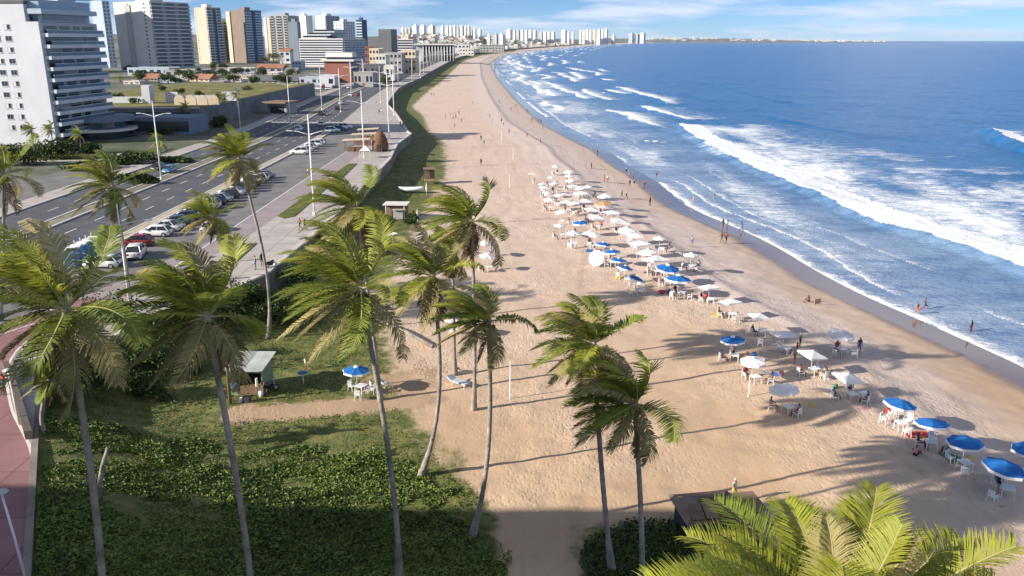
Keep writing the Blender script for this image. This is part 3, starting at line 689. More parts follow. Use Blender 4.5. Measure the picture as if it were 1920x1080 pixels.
for k, (p, c) in enumerate((((576, 172), 'white'), ((586, 167), 'silver'), ((597, 168), 'white'), ((608, 165), 'red'), ((617, 168), 'white'), ((630, 166), 'black'))):
    q = lay(*p, PZ); put_car(('sedan', 'hatch', 'suv')[k % 3], c, q.x, q.y, rnd.uniform(-.2, .2), f'{c} car, {["first","second","third","fourth","fifth","sixth"][k]} from the left in the far lot by the white blue house', 'cars in the far lot')
# ------------------------------------------------------------------ leaves
def np_mesh(name, V, quads, mi, mats, smooth=False):
    me = bpy.data.meshes.new(name)
    me.vertices.add(len(V)); me.vertices.foreach_set('co', np.asarray(V, np.float32).ravel())
    me.loops.add(quads.size); me.loops.foreach_set('vertex_index', quads.astype(np.int32).ravel())
    k = quads.shape[1]; me.polygons.add(len(quads)); me.polygons.foreach_set('loop_start', np.arange(0, quads.size, k, dtype=np.int32))
    me.polygons.foreach_set('material_index', np.asarray(mi, np.int32)); me.polygons.foreach_set('use_smooth', [smooth] * len(quads))
    me.update(calc_edges=True)
    for m in mats: me.materials.append(m)
    return me
def leaf_mesh(name, C, size, mats, seed=0, up=.6, aspect=.55):
    """one kite-shaped leaf per centre, random facing biased upwards"""
    rs = np.random.RandomState(seed); n = len(C); C = np.asarray(C)
    nr = rs.normal(size=(n, 3)); nr[:, 2] = np.abs(nr[:, 2]) + up; nr /= np.linalg.norm(nr, axis=1)[:, None]
    a = np.cross(nr, rs.normal(size=(n, 3))); a /= np.linalg.norm(a, axis=1)[:, None]; b = np.cross(nr, a)
    L = (size[0] + (size[1] - size[0]) * rs.rand(n))[:, None]
    V = np.stack([C - a * L * .5, C + b * L * .5 * aspect + nr * L * .06, C + a * L * .5 - nr * L * .10, C - b * L * .5 * aspect + nr * L * .06], 1).reshape(-1, 3)
    q = np.arange(4 * n).reshape(n, 4)
    return np_mesh(name, V, q, rs.randint(0, len(mats), n), mats)
frond_m = [mat('frond_green', (.19, .235, .034), .55, .35, .3, 1.2, rand=.22, trans=.42), mat('frond_lime', (.33, .35, .045), .55, .35, .25, 1.2, rand=.18, trans=.4),
    mat('frond_old', (.32, .275, .115), .65, .3, .3, 1.2, rand=.22, trans=.3), mat('frond_dry', (.16, .115, .062), .85, .2, .3, 1.5, rand=.2, trans=.15)]
rachis_m = mat('frond_rib', (.33, .31, .13), .6, .3, .15, 2); rachis_dry = mat('frond_rib_dry', (.24, .18, .10), .7, .3, .2, 2)
trunk_m = mat('palm_trunk', (.26, .23, .20), .95, .15, .42, 1.1, .8, 4)
coco_m = mat('coconut_husk', (.13, .12, .04), .7, .3, .3, 4)
def frond_mesh(az, el, length, wind, g, kind, nleaf, llen, lw, rs, stiff=1.0):
    seg = 14; d = (Vector((math.cos(az) * math.cos(el), math.sin(az) * math.cos(el), math.sin(el))) + Vector((wind[0] * 2.6, wind[1], 0))).normalized(); p = Vector((0, 0, 0)); P = [p.copy()]; D = [d.copy()]
    st = length / seg
    for i in range(seg):
        f = (i + 1) / seg
        d = (d + Vector((0, 0, -g)) * f * (1.1 - .5 * abs(d.z)) + Vector(wind) * f).normalized(); p = p + d * st; P.append(p.copy()); D.append(d.copy())
    mb = MB(); mb.tube(P, [max(.012, .05 * (1 - .85 * i / seg)) for i in range(seg + 1)], 4, 1)
    nv = len(mb.v); V = list(mb.v); F = list(mb.f); M = list(mb.m)
    V2 = []; Q2 = []
    for k in range(nleaf):
        t = .13 + .87 * (k + rs.rand() * .6) / nleaf; x = min(t * seg, seg - 1e-3); i = int(x); fr = x - i
        c = P[i].lerp(P[i + 1], fr); dd = D[i].lerp(D[i + 1], fr).normalized()
        side0 = dd.cross(Vector((0, 0, 1)))
        if side0.length < .15: side0 = dd.cross(Vector((math.cos(az + 1.57), math.sin(az + 1.57), .2)))
        side0.normalize(); upv = side0.cross(dd).normalized()
        prof = llen * (.35 + .65 * math.sin(math.pi * min(1, .12 + .80 * t)) ** .8) * (1 - .35 * max(0, t - .8) / .2)
        for s_ in (-1, 1):
            if rs.rand() < .03: continue
            l = prof * (.85 + .3 * rs.rand())
            di = (side0 * s_ * .86 + dd * (.42 + .35 * t) + upv * (.22 * stiff - .05) + Vector((rs.normal() * .07, rs.normal() * .07, rs.normal() * .07)) + Vector(wind) * 1.6).normalized()
            drop = Vector((0, 0, -1)) * (.42 if kind < 2 else .75 if kind == 2 else 1.1) / stiff
            mid_ = c + di * l * .5; tip = mid_ + (di + drop + Vector(wind) * 1.8).normalized() * l * .5
            wv = dd * lw * .5 * (1 if l > .3 else .7)
            n0 = len(V) + len(V2)
            V2 += [c - wv * .6, c + wv * .6, mid_ + wv, mid_ - wv, tip + wv * .15, tip - wv * .15]
            Q2 += [(n0, n0 + 1, n0 + 2, n0 + 3), (n0 + 3, n0 + 2, n0 + 4, n0 + 5)]
    V += [tuple(v) for v in V2]; F += Q2; M += [0] * len(Q2)
    me = bpy.data.meshes.new('frond'); me.from_pydata(V, [], F)
    lm = frond_m[kind]; me.materials.append(lm); me.materials.append(rachis_dry if kind == 3 else rachis_m)
    me.polygons.foreach_set('material_index', M); me.update(); return me
WIND = (-.16, .04, .0)
def palm(label, base, crown, bow=(0, 0), n=24, length=4.3, seed=0, tr=(.27, .145, .12), nleaf=62, llen=1.0, lw=.08, wind=WIND, group='tall coconut palms behind the beach', dry=3, name='coconut_palm', cat='palm tree', lims=(1.5, -.8), stiff=1.0, coco=6):
    rs = np.random.RandomState(seed); B = Vector(base); C = Vector(crown)
    t = thing(name, label, cat, B, group=group); rel = C - B; pts = []; rad = []
    N = 44
    for i in range(N + 1):
        f = i / N; o = Vector((bow[0], bow[1], 0)) * math.sin(math.pi * f ** .8)
        pts.append(rel * f + o + Vector((0, 0, -.3 if i == 0 else 0))); r = tr[0] * (1 - f * 6) + tr[1] * f * 6 if f < 1 / 6 else tr[1] + (tr[2] - tr[1]) * (f - 1 / 6) * 1.2
        rad.append(r * (1.05 if i % 2 else .95))
    pts[-1] = rel + Vector((0, 0, .25)); rad[-1] = tr[2] * 1.5
    MB().tube(pts, rad, 9).build('trunk', trunk_m, t, True)
    n = int(n * 1.2); wind = tuple(q * (.75 + .5 * rs.rand()) for q in wind)
    for k in range(n):
        f = (k + .5) / n; az = k * 2.39996 + rs.rand() * .5; el = lims[0] + (lims[1] - lims[0]) * f ** 1.12 + rs.normal() * .10
        kind = 1 if f < .3 else 0 if f < .76 else 2
        if rs.rand() < .2: kind = min(2, kind + 1)
        L = length * (.78 if f < .12 else 1) * (.9 + .2 * rs.rand())
        me = frond_mesh(az, el, L, (wind[0] * (1.25 - .5 * f), wind[1], 0), .085 + .09 * f, kind, nleaf, llen * (.8 if f < .1 else 1), lw, rs, stiff)
        ob('frond', me, t, rel + Vector((0, 0, .1)))
    for k in range(dry):
        me = frond_mesh(rs.rand() * 6.3, -1.15 + .2 * rs.normal(), length * .75, (wind[0] * .4, 0, 0), .16, 3, int(nleaf * .7), llen * .8, lw, rs)
        ob('frond', me, t, rel + Vector((0, 0, -.15)))
    for k in range(coco):
        a = k * 1.3; mb = MB(); c = rel + Vector((math.cos(a) * .26, math.sin(a) * .26, -.22 - .12 * (k % 2)))
        mb.tube([c + Vector((0, 0, z_)) for z_ in (.15, .10, 0, -.10, -.15)], [.04, .11, .13, .10, .03], 7); mb.build('coconut', coco_m, t, True)
    return t
def palm_px(label, bpx, cpx, bow=0, zb=None, seed=0, **kw):
    b = on(*bpx) if zb is None else lay(*bpx, zb)
    z = zat(cpx[1], b.y); c = Vector((xat(cpx[0], b.y, z), b.y, z))
    return palm(label, b, c, (bow, 0), seed=seed, **kw)
palm_px('big palm at the left, its dark crown full of upright fronds', (196, 1270), (124, 585), .35, seed=1, length=3.9, n=27, dry=3)
palm_px('second big palm from the left, pale fronds drooping before the green hut', (482, 1250), (388, 598), .3, seed=2, length=3.6, n=25, dry=3)
palm_px('tall palm at centre left with a pale curved trunk and wide crown', (748, 1090), (676, 545), .35, seed=3, length=4.3, n=26, dry=3)
palm_px('palm with short bright crown standing alone on the sand edge', (884, 1006), (916, 606), .55, seed=4, length=3.0, n=17, llen=.8, dry=1)
palm_px('left one of the two slim palms leaning together on the near sand', (1148, 1075), (1112, 648), -.1, seed=5, length=3.1, n=20, dry=4, llen=.9)
palm_px('right one of the two slim palms on the near sand, broad wind-blown crown', (1204, 1105), (1190, 762), .1, seed=6, length=3.4, n=24, dry=3, llen=.95)
palm_px('palm with a bent trunk and brown hanging fronds in the middle group', (787, 892), (812, 520), .9, seed=7, length=3.7, n=20, dry=6)
palm_px('tallest palm of the middle group with a wide swept crown', (888, 768), (884, 418), .15, seed=8, length=4.1, n=25, dry=4)
palm_px('thin palm between the bent palm and the tallest one', (853, 702), (848, 470), 0, seed=9, length=2.9, n=13, dry=5)
palm_px('palm hidden behind the centre palm, crown against the promenade', (713, 748), (668, 392), .1, seed=10, length=4.6, n=25, dry=4)
palm_px('slim dark-trunked palm beside the promenade edge', (502, 634), (448, 300), .9, seed=12, length=3.7, n=20, dry=2)
palm_px('small dark palm standing beside the parked cars', (425, 524), (400, 408), .2, PZ + .1, seed=13, length=3.6, n=22, dry=3)
palm_px('palm next to the white lamp post, arching fronds over the road', (243, 566), (212, 352), .2, PZ + .1, seed=14, length=4.6, n=23, dry=3)
palm_px('palm cut by the left edge with fronds reaching over the road', (0, 600), (8, 330), .1, PZ + .1, seed=15, length=4.6, n=22, dry=4)
palm_px('short palm under the big left palm against the dark wall', (84, 812), (94, 716), -.35, seed=16, length=1.9, n=12, llen=.6, dry=3, tr=(.2, .13, .11), coco=0)
# crown right below the viewer
b = Vector((6.0, 12.4, 0)); palm('bright green palm crown rising in the foreground, bottom right', b, (5.3, 11.6, 18.15), seed=21, length=3.15, n=54, nleaf=110, llen=.75, lw=.036, dry=2, wind=(-.03, .02, 0), lims=(.98, -.2), stiff=1.7, tr=(.3, .17, .15))
# bare leaning stump
q = on(180, 942); s_ = thing('dead_palm_stump', 'pale bare leaning palm stump in the green creeper', 'stump', q)
MB().tube([(0, 0, -.2), (.25, .2, 1.0), (.55, .3, 2.2), (.95, .4, 3.3)], [.17, .15, .13, .10], 9).build('trunk', trunk_m, s_, True)
# fallen trunk on the sand
a, b = on(700, 600), on(812, 652)
s_ = thing('fallen_log', 'fallen palm trunk lying on the sand by the middle palms', 'log', a)
MB().tube([(0, 0, .2), ((b - a) * .5) + Vector((0, 0, .42)), (b - a) + Vector((0, 0, .16))], [.10, .15, .2], 8).build('trunk', trunk_m, s_, True)

# ------------------------------------------------------------------ city palms (small)
def small_palm(p, h, label, seed):
    q = lay(*p, PZ); palm(label, q, q + Vector((.3, 0, h)), (.1, 0), n=13, length=2.4, seed=seed, nleaf=16, llen=.8, lw=.17, dry=1, tr=(.22, .13, .11), group='small palms in the gardens across the avenue', coco=0)
for k, (p, h, lb) in enumerate([((352, 242), 6.0, 'garden palm at the low blue wall, left one'), ((425, 235), 8.2, 'taller garden palm beside the street lamp'), ((375, 212), 4.2, 'short garden palm before the white wall'), ((413, 215), 4.0, 'short garden palm before the arches'), ((447, 232), 8.5, 'garden palm right behind the street lamp'),
        ((66, 302), 6.5, 'palm in front of the white tower, left'), ((100, 290), 5.5, 'thin palm in front of the white tower, right'), ((300, 300), 4.0, 'young palm on the small traffic island'), ((255, 168), 7, 'palm left of the low grey building behind the lawn'), ((228, 172), 6.5, 'palm at the foot of the grey tower'), ((152, 292), 4.6, 'broad-leaved palm at the base of the white tower')]):
    small_palm(p, h, lb, 40 + k)

# ------------------------------------------------------------------ shrubs, trees
leaf_ms = [mat('leaf_dark', (.026, .050, .010), .6, .3, .3, 2), mat('leaf_mid', (.062, .108, .016), .6, .3, .3, 2), mat('leaf_light', (.125, .17, .028), .6, .3, .25, 2)]
def shrub(label, c, r, seed, n=900, size=(.18, .38), group='shrubs', name='shrub', cat='shrub', mats=None, stem=True):
    rs = np.random.RandomState(seed); t = thing(name, label, cat, c, group=group); K = 7
    cen = rs.normal(size=(K, 3)) * np.array([r[0], r[1], r[2]]) * .38; cen[:, 2] = np.abs(cen[:, 2]) * .9 + r[2] * .45
    k = rs.randint(0, K, n); u = rs.normal(size=(n, 3)); u /= np.linalg.norm(u, axis=1)[:, None]; rad = (rs.rand(n) ** .4)[:, None] * np.array([r[0], r[1], r[2]]) * .55
    P = cen[k] + u * rad; P[:, 2] = np.maximum(P[:, 2], .05)
    ob('foliage', leaf_mesh('foliage', P, size, mats or leaf_ms[:2], seed), t)
    if stem:
        mb = MB()
        for j in range(3): mb.tube([(0, 0, -.1), cen[j] * .6], [.05, .02], 5)
        mb.build('stem', trunk_m, t)
    return t
for k, (p, r, lb) in enumerate([((300, 645), (2.2, 1.6, 2.2), 'dark shrub under the promenade edge, left of the hut'), ((235, 690), (2.6, 2, 2.4), 'dark shrub at the foot of the sea wall, left'), ((180, 720), (2.4, 2, 2.6), 'dense dark shrub behind the big left palm'), ((340, 700), (2.2, 1.6, 1.5), 'low dark shrub in the shade left of the green hut'), ((275, 740), (2, 1.5, 1.3), 'low shrub in the shadow above the creeper'),
        ((520, 610), (2.4, 1.8, 1.9), 'leafy shrub beside the dark palm trunk'), ((565, 590), (2.2, 1.6, 1.6), 'sunlit shrub between the palm fronds and the sand'), ((610, 570), (2, 1.6, 1.5), 'shrub below the promenade, centre'), ((480, 580), (2.4, 1.6, 2.2), 'tall shrub against the shaded wall'), ((560, 540), (2.4, 1.8, 2.2), 'shaded shrub below the promenade edge'), ((635, 470), (2.2, 1.6, 2.2), 'shaded shrub behind the centre palm'),
        ((430, 665), (1.6, 1.3, 1.6), 'shrub just behind the wooden pole'), ((700, 480), (2.4, 1.8, 1.8), 'shrub by the beach kiosk'), ((770, 420), (1.4, 1.2, .9), 'small shrub before the beach kiosk'),
        ((130, 760), (3, 2.2, 3.6), 'tall dark bush nearest the left end of the wall'), ((205, 650), (3, 2, 4.2), 'tallest dark bush below the promenade bulge'), ((385, 625), (2.8, 2, 3.4), 'tall dark bush behind the drooping palm'), ((300, 700), (2.6, 2, 3.0), 'big dark bush between the two left palms'), ((440, 600), (2.4, 1.8, 3.0), 'dark bush between the hut and the promenade')]):
    c = on(*p); shrub(lb, c, r, 60 + k, 1500, (.2, .42), 'shrubs along the sea wall')
for k, (p, r) in enumerate([((100, 300), (7, 2.5, 3)), ((30, 310), (8, 3, 3)), ((160, 290), (5, 3, 2.2)), ((270, 250), (4, 2, 1.8)), ((300, 252), (4, 2, 1.6)), ((345, 248), (4, 2, 1.5)), ((415, 238), (3.5, 2, 2.5)), ((250, 308), (5, 3, 1.8)), ((180, 318), (6, 3, 1.3)), ((330, 305), (4, 2, 1.1)), ((270, 345), (5, 1.2, 1.4))]):
    shrub(['dark hedge at the base of the white tower', 'hedge at the far left below the white tower', 'hedge right of the tower corner', 'dark hedge by the entrance canopy', 'rounded dark bush below the blue wall, left', 'rounded dark bush below the blue wall, middle', 'dark bush beside the street lamp garden', 'bright green bush on the corner lawn', 'low green hedge along the lawn edge', 'low bush on the traffic island', 'shrubs planted on the median by the lamp'][k], lay(*p, PZ), r, 90 + k, 1600, (.4, .9), 'hedges across the avenue', stem=False)
def tree(label, c, h, r, seed, group='street and garden trees', mats=None, n=1500, size=(.4, .9)):
    rs = np.random.RandomState(seed); t = thing('tree', label, 'tree', c, group=group); mb = MB(); mb.tube([(0, 0, -.2), (.1, 0, h * .4), (0, .1, h * .7)], [.28, .2, .1], 7)
    for j in range(4):
        a = rs.rand() * 6.3; mb.tube([(0, 0, h * .4), (math.cos(a) * r * .5, math.sin(a) * r * .5, h * .68)], [.12, .05], 5)
    mb.build('trunk', trunk_m, t, True); K = 9
    cen = rs.normal(size=(K, 3)) * np.array([r, r, h * .25]) * .42; cen[:, 2] += h * .72; k = rs.randint(0, K, n); u = rs.normal(size=(n, 3)); u /= np.linalg.norm(u, axis=1)[:, None]
    P = cen[k] + u * (rs.rand(n) ** .4)[:, None] * np.array([r * .5, r * .5, h * .2]); ob('crown', leaf_mesh('crown', P, size, mats or leaf_ms[:2], seed), t); return t
for k, (px_, Y_, h) in enumerate([(507, 900, 14), (522, 920, 12), (497, 880, 10), (402, 700, 8), (420, 720, 7), (722, 480, 6), (262, 520, 7), (770, 900, 9), (758, 860, 8), (330, 480, 6), (440, 600, 7), (548, 560, 8)]):
    tree(f'{["bushy", "round", "dark", "low", "small", "lone", "leafy", "far", "dense", "little", "garden", "broad"][k]} tree {["below the grey block with stacked balconies", "beside the white gabled house", "left of the white gabled house", "behind the long low house", "beside the parked vans", "at the roadside by the beige house", "behind the raised lawn", "near the columned pavilion", "left of the cream house", "at the end of the lawn", "before the beige tower", "behind the panel wall"][k]}', (xat(px_, Y_), Y_, PZ), h, h * .55, 120 + k)

# ------------------------------------------------------------------ creeper and grass
rs = np.random.RandomState(3)
n = 230000; Yr = 34 + 22 * rs.rand(n); Xr = -34 + 36 * rs.rand(n)
dens = fbm(Xr * .35, Yr * .35, 4); d2 = fbm(Xr * 1.1 + 9, Yr * 1.1, 3); keep = (Xr > Wx(Yr) + .6) & (Xr < Vx(Yr) - 2.2 + 6 * (dens - .5)) & (Yr < 53.5 + 6 * (dens - .5) - .12 * (Xr + 18)) & (dens + .35 * (d2 - .5) > .31)
keep &= ~((np.abs(Xr - 1.3 - .18 * (42 - Yr)) < 2.0)); keep &= rs.rand(n) < sstep(.25, .48, d2) * .75 + .25
Xr, Yr, dens, d2 = Xr[keep], Yr[keep], dens[keep], d2[keep]
lump = np.clip((dens - .36) * 2.2, 0, 1.0) * (.3 + d2) * sstep(0, 1.5, Vx(Yr) - Xr)
Zr = ground(Xr, Yr) + rs.rand(len(Xr)) * (.05 + .36 * lump)
lime = mat('leaf_lime', (.16, .21, .035), .6, .3, .25, 2); tone = fbm(Xr * .22 + 3, Yr * .22, 3) + .25 * rs.rand(len(Xr))
for nm, sel, ms in (('creeper', tone < .58, [leaf_ms[1], leaf_ms[2], leaf_ms[0]]), ('creeper_pale', tone >= .58, [leaf_ms[2], lime, leaf_ms[1]])):  # second set takes the paler leaf colours where the noise runs high
    tag(ob(nm, leaf_mesh(nm, np.stack([Xr[sel], Yr[sel], Zr[sel]], 1), (.08, .26), ms, 4, .9, .8)), 'dark leafy creeper carpet below the big palms' if nm == 'creeper' else 'paler creeper patches among the dark leaves', 'creeper', kind='stuff')
n = 90000; Yr = 40 + 170 * rs.rand(n) ** 1.5; Xr = -42 + 42 * rs.rand(n); dens = fbm(Xr * .25 + 5, Yr * .25, 4)
keep = (Xr > Wx(Yr) + .6) & (Xr < Vx(Yr) + 5 * (dens - .55)) & (dens > .40) & ~((np.abs(Yr - (60.2 + .19 * (Xr + 19))) < 2.6 * dens - .1) & (Xr > -24) & (Xr < -9))
Xr, Yr = Xr[keep], Yr[keep]; Zr = ground(Xr, Yr) + .05 + rs.rand(len(Xr)) * .14
tag(ob('grass', leaf_mesh('grass', np.stack([Xr, Yr, Zr], 1), (.12, .34), [leaf_ms[1], mat('grass_yellow', (.16, .17, .04), .8, .2, .3, 1), leaf_ms[2]], 9, .1, .3)), 'patchy short grass on the slope between wall and sand', 'grass', kind='stuff')
# low scrub round the shaded hut, bottom middle
n = 9000; Yr = 36 + 9 * rs.rand(n); Xr = 3.5 + 9.5 * rs.rand(n); keep = (((Xr - 8.4) / 4.6) ** 2 + ((Yr - 40) / 4.4) ** 2 < 1) ; Xr, Yr = Xr[keep], Yr[keep]
tag(ob('scrub', leaf_mesh('scrub', np.stack([Xr, Yr, ground(Xr, Yr) + rs.rand(len(Xr)) * .5], 1), (.14, .34), leaf_ms[:2], 10)), 'low shaded scrub around the two slim palm trunks', 'scrub', kind='stuff')
# ------------------------------------------------------------------ buildings
def wallm(n, c, var=.08): return mat('facade_' + n, c, .85, .25, var, .15)
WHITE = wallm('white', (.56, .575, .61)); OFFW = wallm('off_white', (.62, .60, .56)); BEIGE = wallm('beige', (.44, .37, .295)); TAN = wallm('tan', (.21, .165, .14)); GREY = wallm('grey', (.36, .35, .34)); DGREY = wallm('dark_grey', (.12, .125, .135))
BLUE = wallm('blue_tile', (.05, .08, .18)); BRICK = wallm('red_brown', (.26, .105, .085)); CREAM = wallm('cream', (.62, .52, .38)); PALEB = wallm('pale_blue', (.40, .47, .54)); BROWN = wallm('brown', (.22, .15, .11)); ROOF = wallm('roof_grey', (.18, .18, .185), .2); ROOFR = wallm('roof_tile', (.30, .15, .10), .2)
GL = mat('window_glass', (.025, .035, .05), .12, .6, .1, .2); GLB = mat('blue_glass', (.05, .09, .15), .10, .6, .15, .2); RAIL = mat('balcony_glass', (.07, .13, .20), .15, .5, .1, .3); DK = mat('flat_dark', (.05, .05, .055), .8, .2, .1)  # near-black plates stand for the shade inside openings; also a dark box side
_unit = {}
def ubox(m, key):
    if key not in _unit: _unit[key] = MB().box(-.5, .5, -.5, .5, -.5, .5).mesh(key, m)
    return _unit[key]
def bpart(name, par, m, x0, x1, y0, y1, z0, z1):
    """box part sharing one unit mesh per material"""
    o = ob(name, ubox(m, 'box_' + m.name), par); o.location = ((x0 + x1) / 2, (y0 + y1) / 2, (z0 + z1) / 2); o.scale = (x1 - x0, y1 - y0, z1 - z0); return o
def solve(f, target, lo, hi):
    for _ in range(50):
        m_ = (lo + hi) / 2
        if f(m_) < target: lo = m_
        else: hi = m_
    return (lo + hi) / 2
def frame_px(xl, xc, xr, Y, a, z=PZ):
    """corner position, front width and side depth of a block whose corner faces us"""
    C = Vector((xat(xc, Y, z), Y, z)); ca, sa = math.cos(a), math.sin(a)
    w = solve(lambda q: -pxof(C.x - q * ca, C.y + q * sa, z)[0], -xl, .5, 400)
    d = solve(lambda q: pxof(C.x + q * sa, C.y + q * ca, z)[0], xr, .5, 300)
    return C, w, d
def tower(name, label, xl, xc, xr, ytop, Y, a, floors, wall, side='balcony', front='windows', sidem=None, group='apartment towers along the avenue', cols=2, z=PZ, slabm=WHITE, fcols=None, dmax=60, tank=True, ww=.9):
    C, w, d = frame_px(xl, xc, xr, Y, R(a), z); d = min(d, dmax); h = zat(ytop, Y) - z; fh = h / floors
    t = thing(name, label, 'building', C, -R(a), group)
    rec = 1.5 if side == 'balcony' else 0
    bpart('wall', t, wall, -w, -rec, 0, d, 0, h)
    if rec:
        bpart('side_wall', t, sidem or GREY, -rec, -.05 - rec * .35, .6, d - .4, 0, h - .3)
    bpart('roof', t, ROOF, -w + .3, -rec - .3, .3, d - .3, h, h + .12)
    for (x0, x1, y0, y1) in ((-w, -rec, 0, .25), (-w, -rec, d - .25, d), (-w, -w + .25, .25, d - .25), (-rec - .25, -rec, .25, d - .25)): bpart('parapet', t, wall, x0, x1, y0, y1, h + .003, h + .9)
    if tank:
        bpart('water_tank', t, wall if wall != BEIGE else OFFW, -w * .72, -w * .32, d * .3, d * .62, h + .12, h + 4.2)
    nb = 3 if side == 'balcony' else 0
    for f in range(floors):
        z0 = f * fh
        if f == 0 and floors > 3: continue
        if side == 'balcony':
            bpart('balcony', t, slabm, -.9, .35, .1, d, z0 - .12, z0 + .62)
            bpart('balcony_rail', t, RAIL, .22, .30, .2, d - .1, z0 + .62, z0 + 1.15)
            for j in range(nb):
                y0 = d * (j + .12) / nb; bpart('window', t, GL, -.6, -.5, y0, d * (j + .82) / nb, z0 + .9, z0 + fh - .35)
        elif side == 'windows':
            n = max(2, int(d / 5))
            for j in range(n): bpart('window', t, GL, -.02, .05, d * (j + .25) / n, d * (j + .7) / n, z0 + fh * .35, z0 + fh * .85)
        elif side == 'glass':
            bpart('spandrel', t, sidem or PALEB, -.02, .12, .1, d, z0, z0 + fh * .38); bpart('window', t, GLB, -.02, .06, .1, d, z0 + fh * .38 + .01, z0 + fh - .01)
        if front == 'windows':
            for cpos in (fcols or [(.3 + .4 * q) for q in range(cols)]): bpart('window', t, GL, -w * cpos - ww, -w * cpos + ww, -.05, .02, z0 + fh * .4, z0 + fh * .8)
        elif front == 'bands':
            bpart('balcony', t, slabm, -w + .1, -rec, -1.1, .02, z0 - .1, z0 + fh * .42); bpart('window', t, GL, -w + .4, -rec - .4, -.06, .02, z0 + fh * .42 + .02, z0 + fh - .12)
        elif front == 'bays':
            for (q0, q1) in ((.04, .24), (.34, .66), (.76, .97)):
                bpart('balcony', t, slabm, -w * q1, -w * q0, -.9, .02, z0 - .1, z0 + fh * .38); bpart('window', t, GL, -w * q1 + .3, -w * q0 - .3, -.06, .02, z0 + fh * .4, z0 + fh - .15)
    return t, w, d, h
# --- the near white tower
def white_tower():
    a = 5; C = Vector((-112.4, 209.9, PZ)); t = thing('apartment_tower', 'near white tower with blue-shaded balconies at the left edge', 'building', C, -R(a)); w, d, fh, nf = 46, 25, 2.66, 11
    bpart('wall', t, WHITE, -w, -4.3, 0, d, 0, 33.4); bpart('wall', t, WHITE, -4.3, -2.2, 0, d, 0, nf * fh + .1)
    bpart('side_fin', t, WHITE, -2.2, -1.2, 0, 1.2, 0, nf * fh + .1); bpart('roof', t, ROOF, -w + .4, -4.7, .4, d - .4, 33.4, 33.55); bpart('roof_trim', t, DGREY, -w, -4.1, -.15, d, 33.56, 34.3)
    fr = MB(); 
    for (x0, x1, z0, z1) in ((-1, 1, -.62, -.55), (-1, 1, .55, .62), (-1, -.93, -.55, .55), (.93, 1, -.55, .55), (-.03, .03, -.55, .55)): fr.box(x0 * .8, x1 * .8, -.07, .0, z0, z1)
    frm = fr.mesh('window_frame', mat('aluminium', (.45, .46, .48), .4, .5, .05)); pane = MB().box(-.72, .72, -.035, .0, -.55, .55).mesh('window_pane', GL)
    blind = MB().box(-.72, -.03, -.045, -.036, -.55, .55).mesh('window_blind', OFFW)
    for f in range(1, 11):
        for xx in (-9.3, -12.2, -19.5, -22.5, -31):
            o = ob('window', frm, t, (xx, 0, f * fh + 1.55)); ob('pane', pane, o)
            if rnd.random() < .5: ob('blind', blind, o)
            MB().box(-.9, .9, -.12, 0, -.75, -.66).build('sill', WHITE, o)
    for f in range(nf):
        z = f * fh
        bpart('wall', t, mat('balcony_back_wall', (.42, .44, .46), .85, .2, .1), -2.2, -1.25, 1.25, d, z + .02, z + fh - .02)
        if f > 0:
            bpart('balcony', t, WHITE, -1.3, .55, .5, d, z - .75, z + .10)
            g0 = .6 + 1.2 * (f % 2)
            bpart('balcony_rail', t, RAIL, .38, .46, g0, d - .2, z + .10, z + .86); bpart('handrail', t, lampm, .34, .5, g0 - .1, d - .1, z + .86, z + .94)
        segs = [(2, 7.5), (8.3, 13), (14, 17.5), (18.2, 23.8)]
        for q, (y0, y1) in enumerate(segs):
            if (f * 3 + q) % 5 == 4: continue
            k = bpart('sliding_door', t, GL, -1.25, -1.17, y0, y1 - (f * 7 + q * 3) % 3 * .5, z + .12, z + 1.86)
    zt = nf * fh
    bpart('penthouse_wall', t, PALEB, -4.25, -1.9, 1.6, d - 2, zt + .12, zt + 1.9); bpart('penthouse_window', t, GLB, -1.9, -1.8, 3, d - 4, zt + .5, zt + 1.7); bpart('penthouse_window', t, GL, -4.1, -2.1, 1.5, 1.58, zt + .3, zt + 1.7)
    bpart('penthouse_slab', t, PALEB, -4.2, -.2, .3, d - 1, zt + 1.92, zt + 3.1); bpart('penthouse_wall', t, mat('penthouse_blue_paint', (.30, .40, .50), .6, .3, .08), -4.2, -1.4, 1.5, d - 2, zt + 3.12, zt + 5.2)  # upper penthouse wall in one even blue-grey
    bpart('penthouse_slab', t, PALEB, -6, -.6, .4, d - 1, zt + 5.9, zt + 7.2); bpart('penthouse_wall', t, TAN, -4.2, -1.4, d - 9, d - 3, zt + 7.22, zt + 12); bpart('penthouse_wall', t, PALEB, -14, -4.4, 3, d - 9, zt + 7.3, zt + 12)
    # entrance block with curved slab
    arc = [(-.8 + 9.5 * math.sin(R(k * 9)), 15 - 9.5 * math.cos(R(k * 9)) + 4) for k in range(0, 21)]
    MB().prism(arc, 1.9, 2.5).build('entrance_canopy', OFFW, t); MB().prism([(x * .86, 19 + (y - 19) * .86) for x, y in arc], -.1, 1.86).build('entrance_glass', GL, t)
    MB().prism([(x * .95, 19 + (y - 19) * .95) for x, y in arc], 4.4, 5.6).build('entrance_roof', mat('podium_blue', (.16, .20, .26), .7, .3, .1), t); MB().prism([(x * .7, 19 + (y - 19) * .7) for x, y in arc], 2.52, 4.38).build('entrance_upper_glass', GLB, t)
    bpart('podium', t, MATS['podium_blue'], 3, 21, 26, 38, 0, 4.6); bpart('podium_window', t, GL, 2.93, 20.9, 25.9, 25.98, .8, 3.6)
white_tower()
